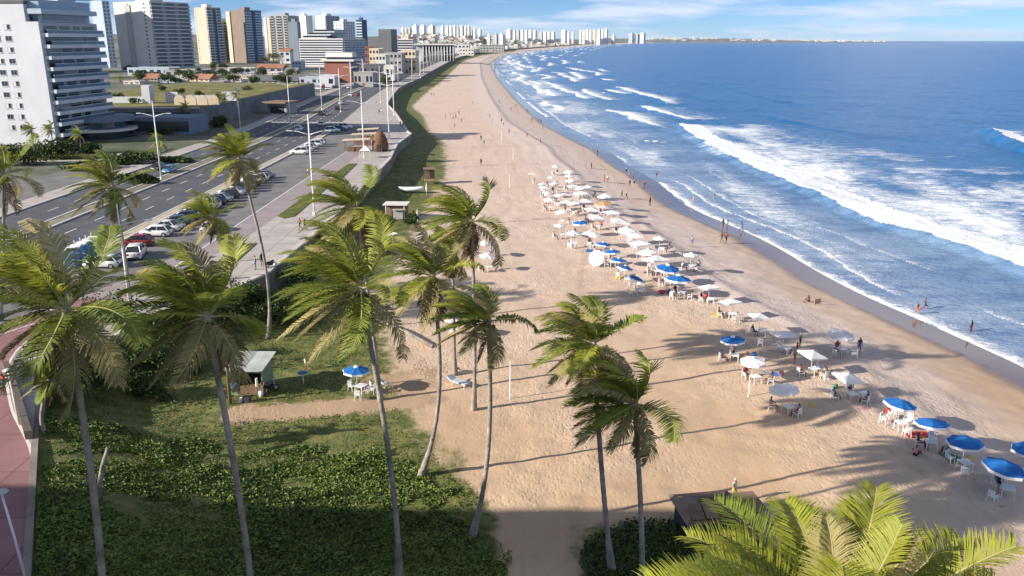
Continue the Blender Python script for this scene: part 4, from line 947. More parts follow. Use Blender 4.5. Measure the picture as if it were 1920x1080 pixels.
# --- block hidden behind the near tower and one up-sun of the frame: they only show as shade
tower('apartment_tower', 'tall block hidden behind the near white tower, shading the grey one', 40, 128, 160, -30, 690, 23, 22, PALEB, 'none', 'none', group=None, tank=False, dmax=30)
tower('apartment_tower', 'pale high-rise sliver between the white tower and the grey tower', 186, 207, 220, 3, 830, 20, 18, PALEB, 'windows', 'none', group=None, tank=False)
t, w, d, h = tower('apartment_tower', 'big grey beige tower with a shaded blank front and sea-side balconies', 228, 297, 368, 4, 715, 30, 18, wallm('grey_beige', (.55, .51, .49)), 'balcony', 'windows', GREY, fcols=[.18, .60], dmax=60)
bpart('stair_slot', t, GREY, -w * .68, -w * .54, -.9, -.02, h * .02, h * .97)  # grey tone stands for the shade in the stair slot
t, w, d, h = tower('apartment_tower', 'beige tower with blank lit end wall, left of its taller twin', 374, 397, 424, 15, 960, 38, 20, BEIGE, 'balcony', 'windows', GREY, fcols=[.88], ww=.6)
bpart('lift_stripe', t, BLUE, .36, .9, d * .45, d * .58, 0, h)
tower('apartment_tower', 'lower balcony block between the two beige towers', 414, 418, 440, 42, 1010, 30, 15, GREY, 'balcony', 'none', GREY)
t, w, d, h = tower('apartment_tower', 'tan tower with glassy blue sea side beside the white strip tower', 440, 466, 497, 20, 1000, 30, 20, TAN, 'glass', 'none', PALEB)  # tan front darkened for the neighbour's cast shadow; cream strip is its lit edge
bpart('wall_strip', t, CREAM, -w - 6, -w - .05, -1.2, 12, 0, h * .99); bpart('lift_stripe', t, BLUE, .13, .5, d * .42, d * .60, 0, h)
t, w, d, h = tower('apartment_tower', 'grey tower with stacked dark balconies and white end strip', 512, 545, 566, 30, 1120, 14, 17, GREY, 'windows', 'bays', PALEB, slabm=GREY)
bpart('wall_strip', t, WHITE, -w - 9, -w - 5, -1, 10, 0, h * .97); bpart('wall_strip', t, CREAM, -w - 4, -w - .05, -1, 12, 0, h * .97)
tower('apartment_tower', 'plain slate blue block right of the stacked balconies', 545, 562, 568, 42, 1060, 8, 12, wallm('slate', (.22, .26, .31)), 'windows', 'none')
tower('apartment_tower', 'white tower behind the striped block, left one', 560, 578, 590, 30, 1500, 25, 17, WHITE, 'windows', 'none'); tower('apartment_tower', 'white tower with two dark vertical slots', 595, 615, 641, 30, 1450, 25, 18, OFFW, 'balcony', 'windows', GREY, fcols=[.35, .9])
tower('apartment_tower', 'white tower with grid windows and grey side', 629, 647, 668, 41, 1300, 25, 14, WHITE, 'windows', 'windows', cols=3); tower('office_tower', 'slim dark blue tower with pale window bands', 671, 682, 691, 38, 1250, 22, 14, BLUE, 'none', 'bands', slabm=PALEB)
t, w, d, h = tower('striped_block', 'wide white block with curved horizontal balcony bands', 564, 648, 692, 74, 860, 12, 11, OFFW, 'balcony', 'bands', GREY, tank=True)
for k in range(3): bpart('terrace', t, WHITE, -w * (.95 - .12 * k), -w * (.40 - .08 * k), 2 + k, d * .7, h + .9 + 2.9 * k, h + 2.0 + 2.9 * k); bpart('terrace_window', t, GL, -w * (.93 - .12 * k), -w * (.42 - .08 * k), 2.4 + k, d * .68, h + 2.02 + 2.9 * k, h + 3.78 + 2.9 * k)
t, w, d, h = tower('office_block', 'dark grey slab block standing left of the low white balconies', 712, 735, 746, 56, 1120, 12, 13, DGREY, 'windows', 'none', tank=False)
tower('apartment_block', 'low white block with long balcony bands behind the cream house', 741, 775, 784, 75, 1180, 6, 8, OFFW, 'windows', 'bands')
# --- red brown block and its glass side
t, w, d, h = tower('commercial_block', 'red brown windowless block with white slab roof', 610, 660, 674, 118, 530, 8, 4, BRICK, 'glass', 'none', GREY, group=None, tank=False)
bpart('roof_slab', t, OFFW, -w - 1.5, 2.2, -1.5, d + 1, h + .95, h + 2.0); bpart('roof_block', t, OFFW, -w, 0, 3, d - 3, h + 3.4, h + 6.0); bpart('roof_window', t, GL, -w + .5, -.5, 3.4, d - 3.4, h + 2.02, h + 3.38); bpart('planter', t, grassm, -w - 2, -w * .4, -2.5, -.1, 0, 2.6)
# --- columned pavilion far up the avenue
def pavilion():
    Y = 1080; x0, x1 = xat(781, Y), xat(852, Y); t = thing('pavilion', 'large grey pavilion with flat roof and tall slender columns', 'building', (x1, Y, PZ)); w = x1 - x0; h = zat(82, Y) - PZ
    bpart('roof', t, OFFW, -w - 3, 3, -4, 36, h - 1.6, h); bpart('wall', t, PALEB, -w, -w + 8, 0, 34, 0, h - 1.7); bpart('back_wall', t, GLB, -w + 8.1, -1, 22, 24, 0, h - 1.7); bpart('mezzanine', t, OFFW, -w * .6, 0, 10, 30, h * .35, h * .42)
    for k in range(11): MB().tube([(0, 0, 0), (0, 0, h - 1.62)], .45, 8).build('column', lampm, t, True, loc=(-w + 9 + k * (w - 10) / 10, -2, 0))
pavilion()
# --- low buildings
def house(label, xl, xr, ytop, Y, depth, wall, roof='flat', wins=4, floors=1, name='house', rm=None, a=4, door=True, group=None, z=None):
    z = PZ if z is None else z; C, w, d = frame_px(xl, xr, xr + 3, Y, R(a), z); d = depth; h = zat(ytop, Y) - z; t = thing(name, label, 'building', C, -R(a), group)
    bpart('wall', t, wall, -w, 0, 0, d, 0, h)
    if roof == 'flat':
        bpart('roof', t, rm or ROOF, -w + .2, -.2, .2, d - .2, h, h + .1)
        for (x0, x1, y0, y1) in ((-w - .1, .1, -.1, .2), (-w - .1, .1, d - .2, d + .1)): bpart('parapet', t, wall, x0, x1, y0, y1, h + .004, h + .6)
    else:
        mb = MB(); e = .6; r = min(d * .28, 3.2)
        A = [(-w - e, -e, h), (e, -e, h), (e, d + e, h), (-w - e, d + e, h)]; B = [(-w - e, d / 2, h + r), (e, d / 2, h + r)]
        mb.poly([A[0], A[1], B[1], B[0]]); mb.poly([A[2], A[3], B[0], B[1]]); mb.poly([A[1], A[2], B[1]]); mb.poly([A[3], A[0], B[0]]); mb.poly(A[::-1]); mb.build('roof', rm or ROOFR, t)
    fh = h / floors
    for f in range(floors):
        for k in range(wins):
            x = -w * (k + .5) / wins; q = w / wins * .28
            if door and f == 0 and k == wins // 2: bpart('door', t, BROWN, x - min(q, .7), x + min(q, .7), -.06, .02, .02, min(2.2, fh * .8)); continue
            bpart('window', t, GL, x - q, x + q, -.05, .02, f * fh + fh * .38, f * fh + fh * .78)
    return t
house('long low grey house with dark roof behind the panel wall', 466, 558, 152, 520, 14, GREY, 'gable', 8, rm=DGREY); house('long beige low house with many tall windows', 395, 470, 144, 600, 16, CREAM, 'flat', 9)
house('flat-roofed blue and white house by the far lot', 562, 606, 146, 500, 12, PALEB, 'flat', 4, 1); house('white low building beside the red brown block', 600, 628, 143, 470, 10, WHITE, 'flat', 2)
house('pale low building under the grey tower', 240, 318, 128, 640, 18, PALEB, 'flat', 6); house('low grey block with carport roof under the grey tower', 310, 380, 132, 600, 14, GREY, 'flat', 5)
house('beige stepped house with square windows', 694, 712, 92, 640, 14, CREAM, 'flat', 3, 4); house('beige lower house in front of the stepped one', 706, 724, 103, 600, 14, OFFW, 'flat', 3, 3); house('small red walled house left of the stepped beige house', 686, 696, 88, 700, 12, BRICK, 'flat', 2, 4)
house('cream house with dark windows near the pavilion', 753, 780, 95, 700, 16, CREAM, 'flat', 4, 3); house('grey house left of the cream house', 724, 754, 100, 680, 16, GREY, 'flat', 4, 3); house('long dark shop row under the beige houses', 676, 716, 122, 560, 12, DGREY, 'flat', 6)
house('grey flat shop row right of the red brown block', 664, 700, 137, 480, 12, GREY, 'flat', 5); house('low roadside building far up the avenue', 706, 740, 124, 560, 10, OFFW, 'flat', 4)
house('white gabled house under the grey tower with balconies', 525, 545, 96, 980, 12, WHITE, 'gable', 2, 2); house('pale house left of the striped block', 548, 565, 116, 780, 12, PALEB, 'flat', 3, 2); house('grey shed cluster before the tan tower', 480, 530, 128, 700, 16, GREY, 'gable', 4); house('white van-like kiosk row below the tan tower', 428, 470, 128, 680, 10, OFFW, 'flat', 4)
house('long pale far block behind the pavilion', 862, 888, 92, 1500, 20, OFFW, 'flat', 5, 2); house('far grey roadside wall building', 900, 945, 84, 1900, 20, GREY, 'flat', 8, 3); house('low white far hall left of the pavilion', 838, 880, 84, 1700, 20, WHITE, 'flat', 6, 2)
# --- loose back row of low houses, sheds and trees behind the lawn
BR = [(232, 262, 158, OFFW, 'flat'), (268, 296, 152, GREY, 'gable'), (300, 330, 155, PALEB, 'flat'), (334, 352, 150, OFFW, 'flat'), (356, 392, 153, CREAM, 'gable'), (398, 420, 158, GREY, 'flat'), (424, 452, 154, OFFW, 'flat'), (300, 322, 141, GREY, 'flat'), (344, 372, 139, OFFW, 'gable'), (404, 430, 138, BROWN, 'gable'), (448, 476, 140, PALEB, 'flat'), (500, 522, 140, OFFW, 'flat'), (534, 556, 138, CREAM, 'gable')]
for k, (x0, x1, yb, wm_, rf_) in enumerate(BR):
    Y_ = lay((x0 + x1) / 2, yb, PZ).y; house(f'low back-row building, {nth(k + 1)} counted from the left by rows behind the lawn', x0, x1, yb - 2400 / Y_, Y_, 11, wm_, rf_, 3 + k % 3, a=2 + k % 5 * 3, rm=[ROOF, ROOFR, DGREY][k % 3], group='back-row low buildings')
for k in range(16):
    x0 = 236 + 20 * k + rnd.uniform(-6, 6); yb = rnd.choice((146, 150, 160, 165, 135)); q = lay(x0, yb, PZ); tree(f'small dark tree, {nth(k + 1)} from the left among the back-row roofs', q, rnd.uniform(5, 8), rnd.uniform(3, 4.5), 300 + k, 'trees among the back-row roofs', n=700, size=(.6, 1.3))
# --- raised lawn with its walls
def terrace():
    t = thing('lawn_terrace', 'raised lawn on a blue-grey retaining wall across the avenue', 'terrace', (-92, 250, PZ)); zt = zat(203, 250) - PZ
    bpart('retaining_wall', t, mat('terrace_concrete', (.17, .18, .19), .9, .2, .25, .3), -62, 0, 0, 150, 0, zt - .05); bpart('lawn', t, mat('dry_lawn', (.17, .16, .06), .95, .15, .45, .12, .4, 3), -61.5, -.5, .5, 149.5, zt - .05, zt + .12); bpart('coping', t, OFFW, -62.2, .2, -.2, .45, zt - .04, zt + .3)  # wall concrete darkened to carry the white tower's shadow
    bpart('wall_recess', t, GL, -40, -3, -.08, -.01, zt * .55, zt * .8); bpart('ledge', t, WHITE, -42, -1, -1.6, -.1, zt * .42, zt * .5)
    for k in range(5): bpart('pier', t, PALEB, -8 - 8 * k, -6.6 - 8 * k, -.5, -.02, 0, zt * .42)
    # white ruined walls
    for (x0, x1, y0, y1, h) in ((-44, -24, 20, 21, 2.0), (-24, -21.5, 18, 21.5, 5.6), (-18, -3, 22, 23, 2.3), (-18, -14, 21.2, 21.9, 3.4), (-3, 2, 30, 31, 3.0)):
        bpart('white_wall', t, WHITE, x0, x1, y0, y1, zt + .12, zt + h)
    for k in range(4):
        mb = MB(); pts = [(-1.6, 0)] + [(-1.6 * math.cos(R(q)), 1.4 + 1.6 * math.sin(R(q))) for q in range(0, 181, 20)] + [(1.6, 0)]
        n = len(pts); mb.v += [(x, -.3, z_) for x, z_ in pts] + [(x, .3, z_) for x, z_ in pts]; mb.f.append(tuple(range(n - 1, -1, -1))); mb.m.append(0); mb.f.append(tuple(range(n, 2 * n))); mb.m.append(0)
        for q in range(n - 1): mb.f.append((q, q + 1, n + q + 1, n + q)); mb.m.append(0)
        mb.build('arch', CREAM, t, loc=(-10 + 3.5 * k, 12, zt + .12))
terrace()
for k in range(9): shrub(f'low bush on the raised lawn, {nth(k + 1)} of the scattered ones from the left', Vector((-150 + 6.4 * k, 262 + (k * 37) % 90, zat(203, 250))), (2.2, 1.8, 1.6), 400 + k, 350, (.4, .8), 'bushes on the raised lawn', stem=False)
def panel_wall():
    C, w, d = frame_px(468, 546, 560, 392, R(3)); t = thing('panel_wall', 'tall grey wall of large flat panels beyond the lawn', 'wall', C, -R(3)); h = zat(166, 392) - PZ
    for k in range(6): bpart('panel', t, mat('grey_panel', (.42, .42, .44), .8, .2, .06), -w * (k + 1) / 6 + .2, -w * k / 6 - .2, 0, .25, 0, h)
    for k in range(7): bpart('post', t, DGREY, -w * k / 6 - .15, -w * k / 6 + .15, -.1, .3, 0, h + .15)
panel_wall()
def bridge_hut():
    C, w, d = frame_px(500, 535, 560, 300, R(15)); t = thing('flat_roof_shelter', 'brown flat-roofed shelter at the roadside by the arches', 'shelter', C, -R(15)); bpart('roof', t, BROWN, -w - 1, 1, -1.5, 9, 3.8, 4.3); bpart('wall', t, GREY, -w, 0, 1, 8.5, 0, 3.78); bpart('opening_shade', t, DK, -w + 1, -1, .92, .99, .3, 2.6)
bridge_hut()
for (x, y, w_, d_, lb) in ((-84, 196, 5, 14, 'triangular grass island with pale kerb by the side road'), (-100, 186, 26, 14, 'bright corner lawn before the white tower')):
    t = thing('lawn_island', lb, 'lawn', (x, y, PZ)); pl = [(-w_ / 2, -d_ / 2), (w_ / 2, -d_ * .3), (w_ * .4, d_ / 2), (-w_ * .4, d_ * .4)]
    MB().prism(pl, -.02, .22).build('kerb', kerbm, t); MB().prism([(p[0] * .92, p[1] * .94) for p in pl], .05, .27).build('grass', grassm, t)

# ------------------------------------------------------------------ far skyline
def far_windows(n, c):
    m = bpy.data.materials.new(n); t, b = nodes_of(m); N = t.nodes; Lk = t.links; g = N.new('ShaderNodeNewGeometry'); br = N.new('ShaderNodeTexBrick')
    mp = N.new('ShaderNodeMapping'); mp.inputs['Rotation'].default_value = (R(90), 0, 0); Lk.new(g.outputs['Position'], mp.inputs[0]); Lk.new(mp.outputs[0], br.inputs['Vector'])
    br.inputs['Scale'].default_value = 1; br.inputs['Brick Width'].default_value = 7; br.inputs['Row Height'].default_value = 3.2; br.inputs['Mortar Size'].default_value = .9; br.offset = 0
    br.inputs['Color1'].default_value = (c[0] * .62, c[1] * .64, c[2] * .68, 1); br.inputs['Color2'].default_value = (c[0] * .8, c[1] * .8, c[2] * .82, 1); br.inputs['Mortar'].default_value = (*c, 1)
    Lk.new(br.outputs['Color'], b.inputs['Base Color']); b.inputs['Roughness'].default_value = .8; return m
FW = [far_windows('far_facade_white', (.72, .71, .70)), far_windows('far_facade_pale', (.60, .60, .62)), far_windows('far_facade_grey', (.42, .43, .46)), far_windows('far_facade_cream', (.62, .55, .46))]
def far_tower(x0, x1, ytop, Y, label, group, mi):
    X0, X1 = xat(x0, Y), xat(x1, Y); w = X1 - X0; z0 = float(hill(X0, Y)) - 2; h = zat(ytop, Y) - z0; t = thing('far_tower', label, 'building', ((X0 + X1) / 2, Y, z0), -R(28), group); s_ = w * .42
    mb = MB(); mb.box(-s_, s_, -s_, s_, 0, h); mb.box(-s_ * 1.12, -s_ * .3, -s_ * 1.08, s_ * .5, 0, h * .97); mb.box(s_ * .25, s_ * 1.1, -s_ * .6, s_ * 1.1, 0, h * .95); mb.box(-s_ * .4, s_ * .4, -s_ * .4, s_ * .4, h, h + 5); mb.build('body', FW[mi], t)
C1 = [(754, 759, 53), (760, 765, 54), (766, 772, 53), (776, 785, 48), (790, 799, 48), (806, 816, 48), (828, 833, 49), (837, 842, 49), (843, 849, 50), (850, 856, 49), (857, 862, 51), (863, 870, 49), (871, 876, 50), (877, 882, 49), (882, 887, 56), (888, 893, 55), (897, 903, 56)]
for k, (a, b, c) in enumerate(C1): far_tower(a, b, c, 3600 + 40 * (k % 5), f'pale high-rise, {nth(k + 1)} from the left in the left far cluster', 'far high-rises, left cluster', k * 7 % 4 if k % 3 else 0)
C2 = [(950, 960, 56), (962, 967, 58), (968, 975, 57), (976, 983, 57), (984, 990, 57), (991, 998, 57), (999, 1006, 57), (1011, 1018, 61), (1019, 1025, 60), (1026, 1032, 60), (1033, 1040, 60)]
for k, (a, b, c) in enumerate(C2): far_tower(a, b, c, 4600 + 50 * (k % 4), f'pale high-rise, {nth(k + 1)} from the left in the middle far cluster', 'far high-rises, middle cluster', (0, 1, 2, 0, 1)[k % 5])
for k, (a, b, c) in enumerate([(914, 920, 66), (926, 934, 65), (936, 946, 65)]): far_tower(a, b, c, 2500 + 30 * k, ['white mid-rise left of a grey pair near the promenade end', 'grey mid-rise between two white ones', 'white mid-rise right of the grey one'][k], 'mid-rises at the promenade end', (0, 2, 0)[k])
C3 = [(1053, 1062, 57), (1064, 1068, 60), (1072, 1076, 59), (1086, 1091, 57), (1092, 1097, 57), (1098, 1103, 56), (1104, 1110, 57), (1111, 1118, 56), (1119, 1126, 56), (1127, 1132, 55), (1133, 1139, 54), (1147, 1153, 66)]
for k, (a, b, c) in enumerate(C3): far_tower(a, b, c, 6200 + 60 * (k % 4), f'white high-rise, {nth(k + 1)} from the left in the tight right-hand far cluster', 'far high-rises, right cluster', (0, 0, 1, 3)[k % 4])
for k, (a, b, c) in enumerate([(1179, 1187, 62), (1190, 1197, 63), (1199, 1209, 62)]): far_tower(a, b, c, 8200, ['grey far tower, left of three alone by the point', 'darker far tower, middle of three by the point', 'widest far tower, right of three by the point'][k], 'three far towers by the point', (2, 2, 1)[k])
# hillside houses, one object each
hm = [MB().box(-.5, .5, -.5, .5, 0, 1).box(-.3, .35, -.2, .4, 1, 1.35).mesh('hillside_house', m_) for m_ in (WHITE, OFFW, CREAM, GREY)]
g2 = MB().box(-.5, .5, -.5, .5, 0, .8); g2.poly([(-.55, -.55, .8), (.55, -.55, .8), (.55, 0, 1.15), (-.55, 0, 1.15)]); g2.poly([(.55, .55, .8), (-.55, .55, .8), (-.55, 0, 1.15), (.55, 0, 1.15)], 0); hm.append(g2.mesh('hillside_house', OFFW)); hm.append(g2.mesh('hillside_house', ROOFR))
def house_spot():
    while True:
        Y_ = 1350 * (5200 / 1350) ** rnd.random(); px_ = rnd.uniform(738, 1150); X_ = xat(px_, Y_, 15)
        if X_ > float(Wx(Y_)) - 22: continue
        z_ = float(hill(X_, Y_)); py_ = pxof(X_, Y_, z_)[1]
        if 66 < py_ < 92: return X_, Y_, z_
for cnt in range(290):
    X_, Y_, z_ = house_spot(); o = ob('hillside_house', hm[rnd.choice((0, 0, 1, 1, 2, 3, 4, 4, 5))]); k = .8 + Y_ / 4200; o.location = (X_, Y_, z_ - 1.0); o.scale = ((8 + 9 * rnd.random()) * k, (9 + 6 * rnd.random()) * k, (4 + 6 * rnd.random()) * (.8 + .25 * k)); o.rotation_euler = (0, 0, rnd.uniform(-.5, .5))
    tag(o, 'small pale house among many on the far built-up hillside', 'house', 'hillside houses far up the bay')
mb = MB()
for cnt in range(420):
    X_, Y_, z_ = house_spot(); k = .8 + Y_ / 4200; a, b_, c = 5 * k * (.6 + rnd.random()), 5 * k, (4 + 5 * rnd.random()) * (.8 + .2 * k); mb.box(X_ - a, X_ + a, Y_ - b_, Y_ + b_, z_ - 1, z_ + c, rnd.choice((0, 0, 1, 2, 3)))
tag(mb.build('hillside_town', [OFFW, WHITE, CREAM, GREY]), 'mass of small far houses on the hillside', 'town', kind='stuff')
P_ = []
for cnt in range(110):
    X_, Y_, z_ = house_spot(); k = Y_ / 2000; u = np.random.RandomState(cnt).normal(size=(70, 3)) * np.array([7, 5, 2.4]) * (.6 + k * .6); P_.append(u + np.array([X_, Y_, z_ + 4 + 2 * k]))
tag(ob('hillside_trees', leaf_mesh('hillside_trees', np.concatenate(P_), (3, 7), leaf_ms[:2], 5)), 'dark far treetops between the hillside houses', 'trees', kind='stuff')
# headland on the horizon
xs = np.linspace(1150, 6650, 120); ys = np.linspace(13300, 15500, 24); Yh, Xh = np.meshgrid(ys, xs, indexing='ij')
Zh = -4 + (52 * sstep(6600, 2600, Xh) + 8) * (.55 + .9 * fbm(Xh * .0016, Yh * .0016, 4)) * np.sin(np.pi * np.clip((Yh - 13300) / 2200, 0, 1)) ** .6
tag(grid_mesh('headland_hills', Xh, Yh, Zh, MATS['city_ground']), kind='structure')
for k in range(70):
    X_ = rnd.uniform(1900, 5900); Y_ = rnd.uniform(13500, 14100); o = ob('headland_house', hm[rnd.choice((0, 0, 1, 4))]); i = int(np.argmin(abs(xs - X_))); j = int(np.argmin(abs(ys - Y_))); o.location = (X_, Y_, float(Zh[j, i]) - 3); q = rnd.uniform(28, 75); o.scale = (q, 30, rnd.uniform(12, 26))
    tag(o, 'tiny white building on the headland at the horizon', 'house', 'buildings on the horizon headland')
# hotel beside the viewpoint: outside the frame, its shade lies over the garden
t = thing('seaside_hotel', 'hotel block beside the viewpoint whose shade covers the garden', 'building', (-40, 17.5, 0), 0); hh = 30
L_ = hh / math.tan(SUN_EL); cx_, cy_ = 24 - L_ * math.cos(SUN_AZ), 46 - L_ * math.sin(SUN_AZ)
t.location = (cx_, cy_, 0)
bpart('wall', t, OFFW, -78, 0, -26, 0, -1, hh); bpart('roof', t, ROOF, -77.6, -.4, -25.6, -.4, hh, hh + .1)
for f in range(1, 10):
    bpart('balcony', t, WHITE, .02, 1.2, -25, -1, f * 3, f * 3 + .9); bpart('window', t, GL, .02, .1, -24, -2, f * 3 + 1, f * 3 + 2.7)
# ------------------------------------------------------------------ people
SKIN = [mat('skin_tan', (.36, .19, .11), .55, .35, .08, 6), mat('skin_brown', (.19, .095, .055), .55, .35, .08, 6), mat('skin_dark', (.08, .042, .028), .55, .35, .08, 6)]
HAIR = [mat('hair_black', (.012, .010, .009), .5, .4, .1, 6), mat('hair_brown', (.06, .035, .02), .5, .4, .1, 6)]
CLOTH = {k: mat('cloth_' + k, c, .85, .2, .1, 5) for k, c in dict(white=(.72, .71, .69), black=(.02, .02, .022), navy=(.03, .045, .11), blue=(.06, .17, .42), red=(.42, .05, .05), yellow=(.60, .45, .10), pink=(.55, .25, .28), grey=(.25, .25, .26), green=(.08, .22, .12)).items()}
POSE = {}
POSE['stand'] = dict(pel=(0, 0, .93), waist=(0, 0, 1.08), chest=(0, -.01, 1.30), neck=(0, 0, 1.47), head=(0, -.02, 1.58), top=(0, -.01, 1.70), shL=(.17, 0, 1.40), elL=(.24, .02, 1.12), wrL=(.25, -.06, .87), haL=(.25, -.09, .76), shR=(-.17, 0, 1.40), elR=(-.24, .02, 1.12), wrR=(-.25, -.06, .87), haR=(-.25, -.09, .76),
    hiL=(.095, 0, .88), knL=(.11, -.02, .49), anL=(.11, .02, .08), toL=(.13, -.16, .04), hiR=(-.095, 0, .88), knR=(-.11, -.02, .49), anR=(-.11, .02, .08), toR=(-.13, -.16, .04))
POSE['walk'] = dict(POSE['stand'], elL=(.24, .14, 1.15), wrL=(.23, .10, .90), haL=(.22, .06, .80), elR=(-.24, -.10, 1.15), wrR=(-.22, -.27, .97), haR=(-.2, -.35, .90), knL=(.11, -.22, .52), anL=(.11, -.24, .10), toL=(.12, -.42, .05), knR=(-.11, .05, .49), anR=(-.11, .38, .14), toR=(-.12, .27, .03))
POSE['run'] = dict(POSE['walk'], elL=(.27, .25, 1.22), wrL=(.25, .05, 1.08), haL=(.24, -.04, 1.08), elR=(-.27, -.12, 1.18), wrR=(-.2, -.36, 1.25), haR=(-.18, -.44, 1.3), knL=(.11, -.36, .66), anL=(.11, -.22, .26), toL=(.12, -.38, .18), knR=(-.11, .12, .52), anR=(-.11, .50, .38), toR=(-.12, .60, .26))
POSE['sit'] = dict(pel=(0, .05, .52), waist=(0, .09, .66), chest=(0, .12, .88), neck=(0, .12, 1.05), head=(0, .09, 1.16), top=(0, .10, 1.28), shL=(.17, .12, .98), elL=(.25, .05, .74), wrL=(.22, -.18, .68), haL=(.2, -.27, .67), shR=(-.17, .12, .98), elR=(-.25, .05, .74), wrR=(-.22, -.18, .68), haR=(-.2, -.27, .67),
    hiL=(.1, .03, .50), knL=(.14, -.40, .52), anL=(.14, -.42, .09), toL=(.15, -.60, .04), hiR=(-.1, .03, .50), knR=(-.14, -.40, .52), anR=(-.14, -.42, .09), toR=(-.15, -.60, .04))
POSE['floor'] = dict(pel=(0, .05, .13), waist=(0, .10, .26), chest=(0, .06, .48), neck=(0, .0, .64), head=(0, -.05, .74), top=(0, -.06, .86), shL=(.17, .03, .57), elL=(.27, -.08, .34), wrL=(.18, -.30, .34), haL=(.12, -.38, .36), shR=(-.17, .03, .57), elR=(-.27, -.08, .34), wrR=(-.18, -.30, .34), haR=(-.12, -.38, .36),
    hiL=(.1, .03, .12), knL=(.16, -.36, .38), anL=(.12, -.60, .07), toL=(.13, -.76, .04), hiR=(-.1, .03, .12), knR=(-.16, -.36, .38), anR=(-.12, -.60, .07), toR=(-.13, -.76, .04))
POSE['bend'] = dict(POSE['stand'], waist=(0, -.02, 1.05), chest=(0, -.16, 1.22), neck=(0, -.29, 1.32), head=(0, -.38, 1.37), top=(0, -.45, 1.44), shL=(.17, -.22, 1.29), elL=(.22, -.36, 1.05), wrL=(.16, -.50, .85), haL=(.14, -.54, .76), shR=(-.17, -.22, 1.29), elR=(-.22, -.36, 1.05), wrR=(-.16, -.50, .85), haR=(-.14, -.54, .76))
BONES = [('pel', 'waist', 'bot'), ('waist', 'chest', 'topc'), ('chest', 'neck', 'topc'), ('neck', 'head', 'skin'), ('head', 'top', 'head'), ('chest', 'shL', 'topc'), ('shL', 'elL', 'skin'), ('elL', 'wrL', 'skin'), ('wrL', 'haL', 'skin'), ('chest', 'shR', 'topc'), ('shR', 'elR', 'skin'), ('elR', 'wrR', 'skin'), ('wrR', 'haR', 'skin'),
    ('pel', 'hiL', 'bot'), ('hiL', 'knL', 'thigh'), ('knL', 'anL', 'skin'), ('anL', 'toL', 'skin'), ('pel', 'hiR', 'bot'), ('hiR', 'knR', 'thigh'), ('knR', 'anR', 'skin'), ('anR', 'toR', 'skin')]
RAD = dict(pel=(.15, .11), waist=(.14, .10), chest=(.165, .11), neck=(.055, .058), head=(.085, .105), top=(.06, .07), sh=(.065, .065), el=(.045, .045), wr=(.032, .028), ha=(.038, .02), hi=(.088, .09), kn=(.058, .06), an=(.04, .042), to=(.042, .03))
def body_mesh(key):
    J = POSE[key]; names = list(J); me = bpy.data.meshes.new('sk'); me.from_pydata([J[n] for n in names], [(names.index(a), names.index(b)) for a, b, _ in BONES], [])
    o = bpy.data.objects.new('sk', me); col.objects.link(o); o.modifiers.new('s', 'SKIN')
    for i, n in enumerate(names):
        sv = me.skin_vertices[0].data[i]; sv.radius = RAD[n] if n in RAD else RAD[n[:2]]; sv.use_root = (n == 'pel')
    sb = o.modifiers.new('u', 'SUBSURF'); sb.levels = 1; sb.render_levels = 1
    dg = bpy.context.evaluated_depsgraph_get(); m2 = bpy.data.meshes.new_from_object(o.evaluated_get(dg)); m2.name = 'person_' + key
    bpy.data.objects.remove(o); bpy.data.meshes.remove(me)
    m2.materials.clear()
    for m in (SKIN[1], HAIR[0], CLOTH['white'], CLOTH['navy']): m2.materials.append(m)
    mi = []; hd = Vector(J['head'])
    for p in m2.polygons:
        c = p.center; best = None
        for a, b, k in BONES:
            A, B = Vector(J[a]), Vector(J[b]); ab = B - A; f = max(0, min(1, (c - A).dot(ab) / ab.length_squared)); dd = (c - A - ab * f).length
            if best is None or dd < best[0]: best = (dd, k, f)
        _, k, f = best
        up = (Vector(J['top']) - hd).normalized()
        mi.append(1 if (k == 'head' and ((c - hd).dot(up) > .035 or (c - hd).y > .035)) else 2 if k == 'topc' else 3 if k == 'bot' or (k == 'thigh' and f < .5) else 0)
    m2.polygons.foreach_set('material_index', mi); m2.polygons.foreach_set('use_smooth', [True] * len(mi)); m2.update(); return m2
BODY = {k: body_mesh(k) for k in POSE}
def person(pose, x, y, z, rz, label, group=None, skin=None, top=None, bot=None, s=1.0, hair=None):
    o = ob('person', BODY[pose], None, (x, y, z), rz); o.scale = (s, s, s); tag(o, label, 'person', group)
    sk = SKIN[rnd.choice((0, 1, 1, 2)) if skin is None else skin]; tp = sk if top == 'bare' else CLOTH[top or rnd.choice(('white', 'black', 'blue', 'red', 'grey', 'navy'))]; bt = CLOTH[bot or rnd.choice(('black', 'navy', 'blue', 'red', 'grey'))]
    for i, m in enumerate((sk, CLOTH[hair] if hair else HAIR[rnd.choice((0, 0, 1))], tp, bt)): o.material_slots[i].link = 'OBJECT'; o.material_slots[i].material = m
    return o

